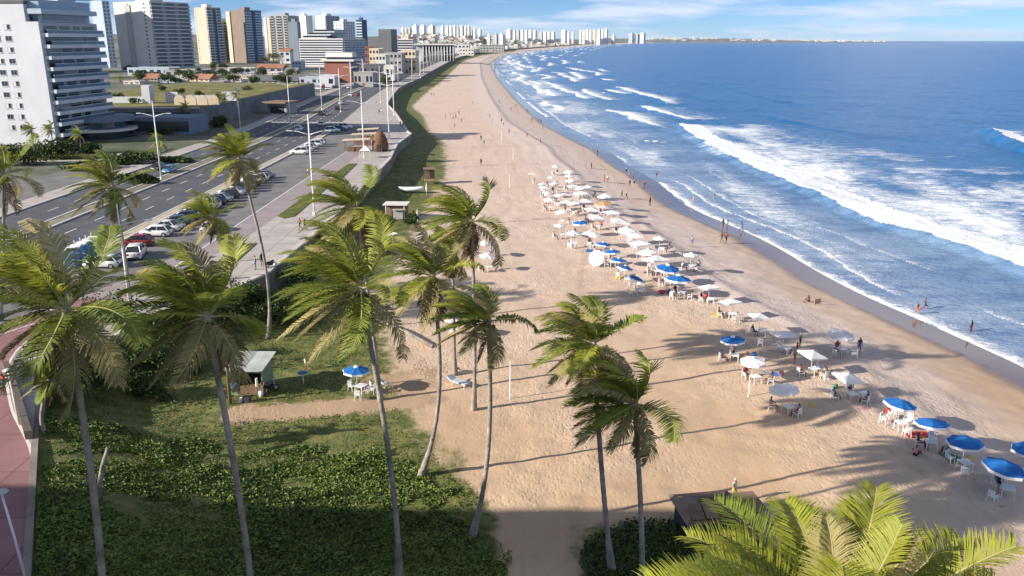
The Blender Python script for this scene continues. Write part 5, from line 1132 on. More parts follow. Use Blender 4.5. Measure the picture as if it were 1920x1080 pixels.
# ------------------------------------------------------------------ beach furniture
plast = mat('white_plastic', (.76, .76, .74), .4, .4, .05, 3); wood = mat('weathered_wood', (.20, .13, .085), .85, .2, .3, 3, .4, 12); ply = mat('plywood', (.42, .30, .19), .8, .2, .2, 2); metalp = mat('pole_metal', (.55, .55, .55), .4, .5, .05)
def chair_proto():
    t = thing('plastic_chair', 'x', 'chair')
    MB().box(-.23, .23, -.24, .22, .40, .44).build('seat', plast, t)
    b = MB()
    for k in range(5): b.box(-.21 + .095 * k, -.15 + .095 * k, .22, .25, .44, .80)
    b.box(-.24, .24, .21, .26, .80, .88); b.build('backrest', plast, t)
    for sx in (-1, 1):
        for sy in (-1, 1): MB().tube([(sx * .21, sy * .2, .40), (sx * .25, sy * .26, 0)], [.03, .022], 5).build('leg', plast, t)
        MB().tube([(sx * .25, .22, .62), (sx * .26, -.2, .62), (sx * .24, -.24, .42)], .024, 5).build('armrest', plast, t)
    return t
def table_proto():
    t = thing('plastic_table', 'x', 'table'); MB().box(-.38, .38, -.38, .38, .66, .71).build('table_top', plast, t)
    for sx in (-1, 1):
        for sy in (-1, 1): MB().tube([(sx * .33, sy * .33, .66), (sx * .36, sy * .36, 0)], [.035, .025], 5).build('leg', plast, t)
    return t
PR = {}
def put(kind, x, y, rz, label, group=None, s=1.0):
    if kind not in PR: PR[kind] = tree_of({'chair': chair_proto, 'table': table_proto}[kind]()); tr_ = PR[kind]
    else: tr_ = copy_tree(PR[kind])
    o = tr_[0]; o.location = (x, y, gz(x, y)); o.rotation_euler = (0, 0, rz); o.scale = (s, s, s); o['label'] = label
    if group: o['group'] = group
    return o
CAN = dict(w=mat('canvas_white', (.82, .82, .82), .8, .2, .06, 2, trans=.22), b=mat('canvas_blue', (.022, .15, .46), .75, .25, .10, 2, trans=.18), t=mat('canvas_tan', (.48, .30, .13), .8, .2, .10, 2, trans=.2))
def canopy(r, n, rise, sag=.09, rows=4, flat=0):
    mb = MB(); mb.v.append((0, 0, rise)); m = n * 2
    for k in range(1, rows + 1):
        f = k / rows
        for q in range(m):
            a = math.pi * q / n + flat; rr = r * f * (1 if q % 2 == 0 else math.cos(math.pi / n) * (1 - .03 * f)); z = rise * (1 - f) ** 1.05 + (0 if q % 2 == 0 else -sag * f * .5 * r * .5); mb.v.append((rr * math.cos(a), rr * math.sin(a), z))
    for q in range(m): mb.f.append((0, 1 + q, 1 + (q + 1) % m)); mb.m.append(0)
    for k in range(rows - 1):
        for q in range(m): a = 1 + k * m + q; b = 1 + k * m + (q + 1) % m; mb.f.append((a, a + m, b + m, b)); mb.m.append(0)
    edge = [mb.v[1 + (rows - 1) * m + q] for q in range(m)]; va = MB(); i = 0
    va.v = [(x * 1.004, y * 1.004, z) for x, y, z in edge] + [(x * 1.02, y * 1.02, z - .17) for x, y, z in edge]
    for q in range(m): va.f.append((q, (q + 1) % m, m + (q + 1) % m, m + q)); va.m.append(0)
    return mb, va
UM = {}
def umb_meshes(kind):
    if kind not in UM:
        r, n, rise = dict(w=(1.13, 8, .36), b=(1.13, 8, .35), q=(1.5, 4, .36), t=(1.3, 6, .36), d=(1.35, 10, .22))[kind]
        c, v = canopy(r, n, rise, flat=math.pi / 4 if n == 4 else 0); mk = CAN['b' if kind == 'b' else 't' if kind == 't' else 'w']
        cap = MB(); cap.tube([(0, 0, rise - .06), (0, 0, rise + .02), (0, 0, rise + .09)], [.24, .17, .02], 8)
        UM[kind] = (c.mesh('canopy', mk, False), v.mesh('valance', CAN['w']), cap.mesh('cap', CAN['w']), MB().tube([(0, 0, -.1), (0, 0, 2.0 + rise)], .025, 6).mesh('pole', metalp, True))
    return UM[kind]
def umbrella(kind, px, py, label, group='beach parasols', s=1.0, tilt=(0, 0), furn=2, ppl=2, desc=None, hgt_=2.05, fur_group=None):
    z = 2.0
    for _ in range(4): p = lay(px, py, z); g = gz(p.x, p.y); z = g + hgt_ * (.8 + .2 * s)
    if tilt == (0, 0): tilt = (rnd.uniform(-.14, .14), rnd.uniform(-.14, .14))
    t = thing('beach_parasol', label, 'parasol', (p.x, p.y, g), rnd.uniform(0, 1), group); me = umb_meshes(kind)
    hz = hgt_ * (.8 + .2 * s); po = ob('pole', me[3], t); po.scale = (1, 1, hz / 2.0)
    c = ob('canopy', me[0], t, (0, 0, hz)); c.scale = (s, s, s); c.rotation_euler = (tilt[0], tilt[1], 0)
    v = ob('valance', me[1], c)
    if kind in 'bw' and py < 700: ob('cap', me[2], c)
    t.rotation_euler = (0, 0, rnd.uniform(0, .4) if kind == 'q' else rnd.uniform(0, 1))
    desc = desc or label; fg = fur_group or desc; a0 = rnd.uniform(0, 6.3)
    if furn or ppl:
        put('table', p.x + rnd.uniform(-.2, .2) + .3, p.y + rnd.uniform(-.3, .1), rnd.uniform(0, 1.5), f'white plastic table under {desc}', f'tables under {fg}')
    for k in range(max(furn, ppl)):
        a = a0 + k * 2.2 + rnd.uniform(-.3, .3); d = rnd.uniform(.85, 1.35); x, y = p.x + .3 + d * math.cos(a), p.y + d * math.sin(a); rz = a - math.pi / 2
        put('chair', x, y, rz, f'white plastic chair under {desc}', f'chairs under {fg}')
        if k < ppl: person('sit', x, y, gz(x, y) - .04, rz, f'person seated under {desc}', f'people under {fg}')
    return p
# near row, each one told apart
umbrella('b', 1688, 757, 'blue parasol over a table and empty chairs, first of the near diagonal row', furn=3, ppl=0, desc='the first blue parasol of the near diagonal row', s=1.05, tilt=(.08, .12))
umbrella('b', 1748, 793, 'blue parasol second in the near diagonal row', furn=3, ppl=2, desc='the second blue parasol of the near diagonal row', s=1.05)
umbrella('b', 1810, 829, 'blue parasol third in the near diagonal row', furn=2, ppl=0, desc='the third blue parasol of the near diagonal row', s=1.05)
umbrella('b', 1884, 876, 'blue parasol nearest the bottom right corner', furn=2, ppl=1, desc='the blue parasol nearest the bottom right', s=1.15)
umbrella('b', 1930, 842, 'blue parasol cut by the right edge', furn=1, ppl=0, desc='the parasol cut by the right edge')
umbrella('w', 1470, 729, 'white round parasol alone on the near sand in front of the others', furn=2, ppl=2, desc='the lone near white parasol', s=1.05)
umbrella('q', 1590, 707, 'white square parasol beside the white cooler box', furn=2, ppl=3, desc='the white square parasol by the cooler', tilt=(.12, .1), s=.85)
umbrella('q', 1524, 664, 'white square parasol over the most crowded table', furn=3, ppl=4, desc='the white square parasol with the crowd', tilt=(.1, .12), s=.85)
umbrella('w', 1412, 677, 'white round parasol right of the deep blue one', furn=2, ppl=2, desc='the white parasol next to the deep blue one', s=.95)
umbrella('b', 1374, 637, 'deep blue parasol standing in palm shade', furn=3, ppl=3, desc='the deep blue parasol in palm shade')
umbrella('q', 1470, 626, 'white square parasol in palm shade behind the standing man', furn=2, ppl=1, desc='the shaded white square parasol', s=.85)
umbrella('w', 1578, 627, 'white parasol in shade nearest the wet sand', furn=3, ppl=2, desc='the shaded white parasol nearest the water', s=1.05)
umbrella('q', 1425, 593, 'white square parasol at the tide-wrack line, third of three', furn=2, ppl=1, desc='the square parasol at the wrack line', s=.8)
umbrella('q', 1370, 565, 'white square parasol in the middle of three square ones', furn=2, ppl=2, desc='the middle square parasol of three', s=.8)
umbrella('q', 1330, 538, 'white square parasol next to the big blue pair', furn=1, ppl=1, desc='the square parasol next to the blue pair', s=.8)
umbrella('b', 1272, 523, 'big blue parasol, lower of the overlapping pair', s=1.35, furn=3, ppl=3, desc='the lower big blue parasol')
umbrella('b', 1252, 503, 'big blue parasol, upper of the overlapping pair', s=1.3, furn=2, ppl=2, desc='the upper big blue parasol')
umbrella('b', 1193, 522, 'small tilted blue parasol at the left of the blue group', s=.8, tilt=(.2, .25), furn=1, ppl=0, desc='the small tilted blue parasol')
umbrella('b', 1172, 502, 'small blue parasol beside the leaning white disc', s=.9, tilt=(.15, .2), furn=2, ppl=1, desc='the small blue parasol by the white disc')
umbrella('b', 1160, 488, 'blue parasol half behind the leaning white disc', s=.95, furn=1, ppl=1, desc='the blue parasol behind the white disc'); umbrella('b', 1147, 472, 'blue parasol above the leaning white disc', s=1.0, furn=1, ppl=1, desc='the blue parasol above the white disc'); umbrella('b', 1131, 458, 'blue parasol topmost of the small blue row', s=.95, furn=1, ppl=1, desc='the topmost small blue parasol'); umbrella('b', 1088, 418, 'blue parasol alone among the white ones', s=1.1, furn=1, ppl=1, desc='the blue parasol among white ones')
umbrella('q', 1232, 486, 'large white square canopy in front of the dense cluster', s=1.25, furn=2, ppl=2, desc='the large square canopy'); umbrella('t', 1131, 382, 'tan parasol in the dense white cluster', s=1.15, furn=1, ppl=1, desc='the tan parasol'); umbrella('d', 1118, 484, 'white disc parasol tipped on its side', s=.82, tilt=(.3, -1.15), furn=0, ppl=0, hgt_=1.1)
umbrella('w', 1296, 478, 'white parasol alone at the wrack line with people beside it', s=.9, furn=2, ppl=3, desc='the white parasol at the wrack line')
umbrella('w', 914, 480, 'white parasol at the left, lower of two', furn=2, ppl=2, s=.95, desc='the lower left white parasol'); umbrella('w', 909, 456, 'white parasol at the left, upper of two', furn=2, ppl=2, s=.95, desc='the upper left white parasol')
umbrella('w', 849, 597, 'white parasol half hidden by the palm trunk', furn=1, ppl=0, s=.85, desc='the parasol behind the palm trunk'); umbrella('b', 668, 694, 'blue parasol on the grass between the hut and the palms', furn=3, ppl=0, s=1.0, desc='the blue parasol on the grass'); umbrella('q', 736, 438, 'white parasol in shade behind the palm crowns', furn=0, ppl=0, s=.6)
clw = [(1215, 472, 'w', 1.1), (1200, 456, 'q', 1.0), (1190, 441, 'q', .9), (1176, 431, 'w', 1.2), (1163, 415, 'q', 1.15), (1237, 447, 'w', .8), (1120, 407, 'q', .95), (1107, 437, 'w', 1.0), (1076, 437, 'w', .95), (1115, 441, 'w', .8), (1050, 423, 'w', .8), (1052, 397, 'w', .9), (1110, 393, 'q', .9), (1075, 381, 'q', .8), (1135, 368, 'w', 1.2), (1098, 376, 'q', .8), (1090, 362, 'q', 1.0), (1060, 365, 'q', .8),
    (1078, 350, 'q', 1.0), (1088, 353, 'w', .9), (1070, 338, 'w', .9), (1068, 330, 'w', .85), (1066, 322, 'w', .9), (1022, 352, 'q', .8), (1018, 345, 'w', .8), (1030, 374, 'w', .9), (1040, 344, 'w', .9), (1033, 333, 'w', .7), (997, 326, 'q', .6), (1042, 312, 'w', .75), (1062, 378, 'w', .85), (1148, 398, 'q', .9), (1102, 350, 'w', .8), (1026, 362, 'w', .8), (1048, 366, 'w', .7)]
clw.sort(key=lambda q_: -q_[1])
for k, (x, y, kd, s_) in enumerate(clw): umbrella(kd, x, y, f'white {"square" if kd == "q" else "round"} parasol, {nth(k + 1)} from the near end of the dense cluster', s=s_, furn=1, ppl=rnd.choice((1, 1, 2)), desc=f'the {nth(k + 1)} white parasol from the near end of the dense cluster', fur_group='the dense white parasols')
for (x, y, lb) in ((1672, 785, 'empty white chair left of the first blue parasol'), (1870, 905, 'white table standing alone at the bottom right'), (1205, 540, 'empty white lounger-like chair below the tilted blue parasol'), (1195, 540, 'white chair beside another empty chair on open sand'), (848, 626, 'white chair beside the palm trunk'), (690, 735, 'white chair left of the pale palm trunk on grass'), (722, 728, 'white chair right of the pale palm trunk on grass'), (1425, 650, 'white chair tipped in the palm shade')):
    q = on(x, y); put('table' if 'table' in lb else 'chair', q.x, q.y, rnd.uniform(0, 6), lb, s=1.25 if 'table' in lb else 1)
# standing and walking people
solo = [('walk', 1375, 942, 'person in white shirt and hat walking past the shaded hut', dict(top='white', bot='yellow', rz=.6, hair='white')), ('stand', 1489, 684, 'bare-chested man in black shorts and pale cap standing among parasols', dict(top='bare', bot='black', hair='white')), ('floor', 1716, 855, 'person sitting hunched alone on the sand', dict(top='pink', bot='black')), ('run', 1733, 584, 'person running at the water edge', dict(top='navy', bot='navy', rz=1.2)), ('bend', 1721, 591, 'person bending at the water edge beside the runner', dict()),
    ('stand', 1499, 652, 'person in dark blue standing by the shaded parasol', dict(top='blue', bot='navy')), ('stand', 1610, 664, 'person in blue standing in the shade near the wet sand', dict(top='navy', bot='blue')), ('floor', 1516, 566, 'person sitting alone near the wet sand', dict(top='black')),
    ('walk', 1297, 463, 'person walking above the lone wrack-line parasol', {}), ('walk', 1353, 455, 'person walking by the wet sand, left of a pair', {}), ('walk', 1361, 456, 'person walking by the wet sand, right of a pair', dict(skin=2)), ('stand', 1355, 428, 'person at the water edge, left of a close pair', {}), ('stand', 1364, 430, 'person at the water edge, right of a close pair', {}), ('walk', 1390, 433, 'person stepping into the shallow water', {}),
    ('walk', 1166, 372, 'person walking right of the dense parasols, darker of two', dict(top='black')), ('walk', 1174, 374, 'person walking right of the dense parasols, paler of two', dict(top='white')), ('stand', 1098, 316, 'person standing on the mid beach, left of two', {}), ('stand', 1109, 317, 'person standing on the mid beach, right of two', {}), ('stand', 1133, 342, 'person in a far pair near the wash, left', {}), ('stand', 1139, 343, 'person in a far pair near the wash, right', {}),
    ('stand', 889, 263, 'person left of a far trio on the open sand', {}), ('stand', 902, 264, 'person right of a far trio on the open sand', {}), ('walk', 1013, 270, 'person walking along the far wash line', {}), ('stand', 988, 258, 'person near the far debris line', {}), ('stand', 835, 222, 'person in a far group left of centre', {}), ('walk', 850, 224, 'person in a far group, middle', {}), ('walk', 855, 223, 'person in a far group, right', {}), ('stand', 809, 180, 'person far up the sand, left', {}), ('stand', 813, 180, 'person far up the sand, right', {}), ('walk', 989, 210, 'person far off at the wash, left', {}), ('walk', 958, 208, 'person far off on wet sand', {}), ('stand', 940, 230, 'person far off near the debris', {}),
    ('stand', 574, 694, 'person with a bundle standing behind the blue-topped stand', dict(top='black', bot='white')), ('bend', 500, 742, 'person leaning over beside the green hut', dict(top='grey', bot='black')), ('floor', 852, 698, 'person sitting by the palm trunk near the grey lounger', dict(top='black')), ('stand', 816, 384, 'person standing on the sand patch by the beach kiosk', {}), ('stand', 775, 412, 'person in dark clothes beside the beach kiosk', dict(top='black', bot='black'))]
for (po, x, y, lb, kw) in solo:
    q = on(x, y); rz = kw.pop('rz', rnd.uniform(0, 6.3)); person(po, q.x, q.y, q.z, rz, lb, 'people on the beach', **kw)
for (x, y, lb) in ((1231, 331, 'bather standing in the shallows, far'), (1300, 380, 'bather in the foam, left one'), (1338, 372, 'bather in the foam, right one'), (1187, 338, 'bather at the edge of the wash'), (1120, 296, 'bather far off in the wash'), (1820, 622, 'bather standing in the near wash')):
    p = lay(x, y, SEA); z = min(SEA - .35, gz(p.x, p.y)) if gz(p.x, p.y) < SEA else gz(p.x, p.y); person('stand', p.x, p.y, max(z, SEA - .7), rnd.uniform(0, 6), lb, 'bathers', top='bare')
for (po, x, y, lb, kw) in [('walk', 563, 431, 'person walking on the promenade, left of a couple', dict(top='red', bot='black')), ('walk', 572, 432, 'person walking on the promenade, right of a couple', dict(top='black', bot='black')), ('walk', 597, 381, 'person walking beside the tall lamp post', dict(top='black')), ('run', 431, 491, 'jogger in dark shorts and white cap on the bike path', dict(top='navy', bot='black', hair='white')), ('stand', 480, 506, 'person in white on the promenade behind the palm', dict(top='white')), ('stand', 578, 331, 'person at the promenade kerb far off', {}), ('walk', 751, 238, 'person on the curved promenade, left', dict(top='black')), ('walk', 756, 239, 'person on the curved promenade, right', dict(top='black')), ('stand', 750, 252, 'person near the wall tip on the promenade', dict(top='black')), ('walk', 711, 214, 'person far up the promenade, left', {}), ('walk', 716, 214, 'person far up the promenade, right', {}), ('walk', 705, 196, 'person in white far up the promenade', dict(top='white')), ('stand', 10, 740, 'person on the pink path at the left edge', {}), ('stand', 492, 500, 'person in black by the parked motorbike', dict(top='black', bot='black'))]:
    q = lay(x, y, PZ + .13); rz = kw.pop('rz', rnd.uniform(0, 6.3)); person(po, q.x, q.y, q.z, rz, lb, 'people on the promenade', **kw)

# ------------------------------------------------------------------ huts, kiosks and small things
greenp = mat('green_paint', (.20, .27, .17), .8, .25, .15, 1); tin = mat('tin_roof', (.42, .44, .42), .5, .5, .2, .8); bluep = mat('blue_paint', (.04, .14, .32), .6, .3, .1, 1); straw = mat('brown_thatch', (.17, .10, .055), .95, .1, .4, 3, .8, 9); paleroof = mat('pale_roof_board', (.58, .46, .36), .8, .2, .12, 1)
q = on(464, 742); t = thing('beach_hut', 'small green hut with tin roof on the grass behind the palms', 'hut', q, -.06)
for (x0, x1, y0, y1, z0, z1) in ((-1.35, -1.27, 0, 2.6, 0, 2.5), (1.27, 1.35, 0, 2.6, 0, 2.5), (-1.27, 1.27, 2.5, 2.58, 0, 2.7), (-1.27, -.75, 0, .08, 0, 2.3), (-.75, 1.27, 0, .08, 2.0, 2.45)): bpart('wall', t, greenp, x0, x1, y0, y1, z0, z1)
bpart('counter', t, wood, -.75, 1.27, .02, .5, 0, .85); bpart('interior_back', t, DK, -1.2, 1.2, 1.8, 1.86, 0, 2.3); bpart('blue_shutter', t, bluep, -1.2, -.78, -.08, -.01, .5, 2.0)
for k in range(4): 
    o = bpart('roof_sheet', t, tin if k != 1 else mat('tin_roof_dark', (.30, .31, .30), .6, .4, .2, 1), -1.6 + .82 * k, -.80 + .82 * k, -.75, 2.9, 0, .035); o.rotation_euler = (.10, 0, 0); o.location.z = 2.62 + .012 * (k % 2)
MB().tube([(1.0, -.3, 1.7), (1.0, -.3, 1.0)], [.10, .13], 7).build('hanging_bag', OFFW, t)
q = on(432, 758); t = thing('utility_pole', 'bare wooden pole standing left of the green hut', 'pole', q); MB().tube([(0, 0, -.2), (.05, 0, 3), (.12, 0, 6.4)], [.16, .12, .09], 8).build('pole', wood, t, True)
q = on(455, 756); t = thing('box', 'dark box with white side lying before the green hut', 'box', q); bpart('side', t, DK, 0, .55, 0, .5, 0, .5); bpart('lid', t, plast, -.3, -.02, 0, .4, 0, .35)
q = on(490, 744); t = thing('bucket', 'white bucket standing at the green hut corner', 'bucket', q); MB().tube([(0, 0, 0), (0, 0, .45)], [.16, .21], 10).build('body', plast, t, True); MB().tube([(-.2, 0, .42), (0, 0, .62), (.2, 0, .42)], .015, 5).build('handle', metalp, t)
def motorbike(x, y, z, rz, label):
    t = thing('motorbike', label, 'motorbike', (x, y, z), rz)
    for xx in (-.65, .65):
        mb = MB(); pts = [(xx + .27 * math.cos(R(a)), 0, .30 + .27 * math.sin(R(a))) for a in range(0, 361, 30)]; mb.tube(pts, .05, 5, cap=False); w = mb.build('wheel', tyre_m, t, True); MB().tube([(xx, -.03, .3), (xx, .03, .3)], .13, 8).build('rim', rim_m, w)
    mb = MB(); loft(mb, [[(x_, -w_, z0), (x_, w_, z0), (x_, w_, z1), (x_, -w_, z1)] for x_, w_, z0, z1 in ((-.75, .06, .62, .72), (-.3, .12, .40, .74), (.1, .14, .34, .84), (.4, .10, .62, .92), (.52, .05, .8, .95))]); mb.build('body', CP['black'], t, True)
    bpart('seat', t, tyre_m, -.7, .05, -.13, .13, .75, .83); MB().tube([(.42, -.34, 1.02), (.5, 0, .98), (.42, .34, 1.02)], .02, 5).build('handlebar', metalp, t); MB().tube([(.65, 0, .3), (.48, 0, .98)], .035, 5).build('fork', metalp, t)
q = on(503, 735); motorbike(q.x, q.y, q.z, .4, 'dark motorbike parked beside the green hut'); q = lay(508, 503, PZ + .13); motorbike(q.x, q.y, q.z, 1.1, 'dark motorbike parked on the promenade edge')
q = on(569, 721); t = thing('stand_table', 'blue round-topped stand on a thin post on the dirt path', 'stand', q); MB().tube([(0, 0, 0), (0, 0, 1.05)], [.07, .05], 7).build('post', plast, t, True); MB().tube([(0, 0, 1.05), (0, 0, 1.1)], .42, 14).build('top', bluep, t)
q = on(860, 722); t = thing('sun_lounger', 'grey white lounger by the palm trunks on the sand', 'lounger', q, .9); o = bpart('mattress', t, mat('grey_cloth', (.42, .45, .50), .85, .2, .1, 3), -.35, .35, -1.0, .5, .3, .42); o = bpart('headrest', t, mat('grey_cloth', (1, 1, 1)), -.35, .35, .5, 1.1, .42, .54); o.rotation_euler = (.5, 0, 0)
for sx in (-1, 1):
    for yy in (-.9, .45): MB().tube([(sx * .3, yy, .3), (sx * .32, yy, 0)], .03, 5).build('leg', plast, t)
q = on(806, 346); t = thing('lookout_hut', 'small brown wooden hut on posts beside the grass', 'hut', q, .1); bpart('wall', t, wood, -1.0, 1.0, 0, 1.8, 1.0, 3.0); bpart('roof', t, BROWN, -1.25, 1.25, -.3, 2.1, 3.02, 3.18); bpart('opening_shade', t, DK, .05, .8, -.06, -.005, 1.35, 2.75); bpart('deck', t, ply, -1.1, 1.1, -.5, 1.9, .85, .99)
for sx in (-.9, .9):
    for yy in (0, 1.7): MB().tube([(sx, yy, -.2), (sx, yy, .86)], .08, 6).build('post', wood, t)
q = on(771, 361); t = thing('beached_boat', 'white small boat lying on the shaded grass', 'boat', q, .05); mb = MB(); S_ = []
for k in range(9):
    f = k / 8 * 2 - 1; w_ = .85 * (1 - abs(f) ** 2.6) + .04; S_.append([(f * 2.4, -w_, .95 + .2 * f * f), (f * 2.4, -w_ * .75, .35), (f * 2.4, 0, .12 + .25 * f * f), (f * 2.4, w_ * .75, .35), (f * 2.4, w_, .95 + .2 * f * f), (f * 2.4, w_ * .85, .93 + .2 * f * f), (f * 2.4, 0, .5), (f * 2.4, -w_ * .85, .93 + .2 * f * f)])
loft(mb, S_); mb.build('hull', plast, t, True)
for x_ in (-.8, .7): bpart('bench', t, ply, x_ - .15, x_ + .15, -.62, .62, .72, .78)
q = on(742, 411); t = thing('beach_kiosk', 'pale-roofed dark kiosk in the shade under the sea wall', 'kiosk', q, -.05); bpart('wall', t, BROWN, -1.8, 1.6, .6, 2.8, 0, 2.2); bpart('counter', t, GREY, -.4, 1.2, -.02, .56, 0, 1.4); bpart('roof', t, OFFW, -2.1, 1.9, .1, 3.1, 2.22, 2.36); bpart('awning', t, mat('grey_awning', (.45, .47, .44), .8, .2, .1), -.5, 1.3, -.4, .08, 1.55, 1.62)
for sx in (-1.6, 1.4): MB().tube([(sx, .2, 0), (sx, .2, 2.2)], .05, 6).build('post', plast, t)
for (x, y, hgt__, lb) in ((800, 366, 2.4, 'closed white parasol beside the lookout hut'), (783, 414, 1.9, 'closed white parasol beside the beach kiosk'), (1071, 474, 2.2, 'closed white parasol left of the dense cluster')):
    q = on(x, y); t = thing('closed_parasol', lb, 'parasol', q); MB().tube([(0, 0, -.1), (0, 0, hgt__ + .1)], .03, 6).build('pole', metalp, t); MB().tube([(0, 0, .7), (0, 0, 1.2), (0, 0, hgt__ * .75), (0, 0, hgt__)], [.10, .19, .13, .03], 7).build('folded_canopy', CAN['w'], t)
for (x, y, h, lb) in ((744, 610, 1.5, 'short white post on the sand behind the fallen log'), (956, 746, 3.2, 'thin white pole on the sand among trunk shadows'), (1403, 743, 1.4, 'white stick planted left of the lone white parasol'), (940, 265, 3.0, 'far volleyball post, nearer'), (962, 300, 3.0, 'far volleyball post on open sand'), (955, 352, 2.6, 'thin post on the open sand, left of the cluster')):
    q = on(x, y); t = thing('post', lb, 'post', q); MB().tube([(0, 0, -.2), (.03, 0, h)], [.05, .04], 6).build('pole', plast, t)
q = on(1532, 572); t = thing('beach_sign', 'small tan folding sign lying near the wet sand', 'sign', q, .4); bpart('board', t, ply, -.45, .45, -.03, .03, .15, .75); MB().tube([(.4, 0, 0), (.4, 0, .8)], .03, 5).build('leg', wood, t); MB().tube([(-.4, 0, 0), (-.4, 0, .8)], .03, 5).build('leg', wood, t)
q = on(1618, 746); t = thing('cooler_box', 'white cooler box beside the square parasol', 'cooler', q, .3); bpart('box', t, plast, -.35, .35, -.25, .25, 0, .42); bpart('lid', t, plast, -.37, .37, -.27, .27, .425, .5); MB().tube([(-.37, 0, .35), (-.45, 0, .42), (-.37, 0, .49)], .02, 5).build('handle', metalp, t)
# thatched dome and kiosks on the promenade
for k, (p, r, lb) in enumerate([((690, 262), 2.6, 'far pale-roofed open kiosk on the promenade'), ((682, 272), 2.9, 'middle pale-roofed open kiosk on the promenade'), ((668, 284), 3.0, 'near pale-roofed open kiosk above the palm crown')]):
    q = lay(*p, PZ + .13); t = thing('promenade_kiosk', lb, 'kiosk', q, .05, 'open kiosks on the promenade'); o = bpart('roof', t, paleroof, -r, r * 1.1, -1.2, 1.6, 2.7, 2.86); o.rotation_euler = (0, -.05, 0); bpart('counter', t, wood, -r * .7, r * .6, -.2, .4, 0, 1.05)
    for sx in (-r * .85, r * .8):
        for yy in (-.9, 1.2): MB().tube([(sx, yy, 0), (sx, yy, 2.7)], .07, 6).build('post', wood, t)
q = lay(713, 283, PZ + .13); t = thing('thatched_hut', 'brown thatched dome hut on the promenade beside the wall', 'hut', q); mb = MB(); mb.tube([(0, 0, 0), (0, 0, 1.2), (.05, 0, 2.6), (.1, 0, 3.7), (.1, 0, 4.4), (.1, 0, 4.7)], [1.7, 1.9, 1.75, 1.25, .6, .1], 14); mb.build('dome', straw, t, True); bpart('doorway_shade', t, DK, -.5, .4, -2.0, -1.6, .02, 1.7)
for k in range(5): a = k * 1.256; MB().tube([(2.1 * math.cos(a), 2.1 * math.sin(a), 0), (1.8 * math.cos(a), 1.8 * math.sin(a), 2.0)], .08, 6).build('post', wood, t)
q = lay(686, 296, PZ + .13); t = thing('small_tent', 'small white peaked tent in front of the kiosks', 'tent', q); MB().poly([(-1.2, -1.2, 1.7), (1.2, -1.2, 1.7), (0, 0, 2.7)]).poly([(1.2, -1.2, 1.7), (1.2, 1.2, 1.7), (0, 0, 2.7)]).poly([(1.2, 1.2, 1.7), (-1.2, 1.2, 1.7), (0, 0, 2.7)]).poly([(-1.2, 1.2, 1.7), (-1.2, -1.2, 1.7), (0, 0, 2.7)]).build('canopy', CAN['w'], t)
for sx in (-1.15, 1.15):
    for sy in (-1.15, 1.15): MB().tube([(sx, sy, 0), (sx, sy, 1.7)], .04, 5).build('leg', metalp, t)
# portable toilets
for k in range(5):
    x, y = -50.9 + .55, 92.6 + 1.35 * k; t = thing('portable_toilet', f'blue portable toilet, {["nearest", "second", "third", "fourth", "farthest"][k]} in the row beside the lamp post', 'toilet', (x, y, PZ + .01), 0, 'row of blue portable toilets'); m_ = mat('toilet_blue', (.07, .22, .40), .55, .35, .08, 1)
    bpart('body', t, m_, -.58, .58, -.58, .58, .08, 2.15); bpart('base', t, DGREY, -.62, .62, -.62, .62, 0, .08); MB().prism([(-.62, -.62), (.62, -.62), (.62, .62), (-.62, .62)], 2.152, 2.22).build('roof_edge', mat('toilet_roof', (.62, .64, .66), .5, .4, .05), t)
    mb = MB(); mb.poly([(-.58, -.58, 2.225), (.58, -.58, 2.225), (.58, 0, 2.45), (-.58, 0, 2.45)]).poly([(.58, .58, 2.225), (-.58, .58, 2.225), (-.58, 0, 2.45), (.58, 0, 2.45)]).poly([(.58, -.58, 2.225), (.58, .58, 2.225), (.58, 0, 2.45)]).poly([(-.58, .58, 2.225), (-.58, -.58, 2.225), (-.58, 0, 2.45)]); mb.build('roof', MATS['toilet_roof'], t)
    bpart('door', t, mat('toilet_door', (.10, .28, .48), .5, .35, .05), .582, .61, -.42, .42, .15, 2.0); bpart('vent', t, MATS['toilet_roof'], -.5, -.4, .4, .5, 2.3, 2.8)
def bicycle(x, y, rz, label):
    t = thing('bicycle', label, 'bicycle', (x, y, PZ + .14), rz)
    for xx in (-.52, .52): MB().tube([(xx + .33 * math.cos(R(a)), 0, .34 + .33 * math.sin(R(a))) for a in range(0, 361, 24)], .02, 4, cap=False).build('wheel', tyre_m, t)
    MB().tube([(-.52, 0, .34), (-.12, 0, .34), (.38, 0, .78), (-.2, 0, .8), (-.12, 0, .34)], .02, 5).build('frame', CP['red'], t); MB().tube([(.52, 0, .34), (.38, 0, .95)], .02, 5).build('fork', metalp, t); MB().tube([(.33, -.26, 1.0), (.38, 0, .98), (.33, .26, 1.0)], .018, 5).build('handlebar', metalp, t); bpart('saddle', t, tyre_m, -.34, -.08, -.07, .07, .88, .94); MB().tube([(-.2, 0, .8), (-.21, 0, .88)], .018, 5).build('seat_post', metalp, t)
for k, (x, y) in enumerate(((205, 588), (222, 582))): q = lay(x, y, PZ); bicycle(q.x, q.y, .2 + .1 * k, ['bicycle leaning at the pink path, left one', 'bicycle leaning at the pink path, right one'][k])
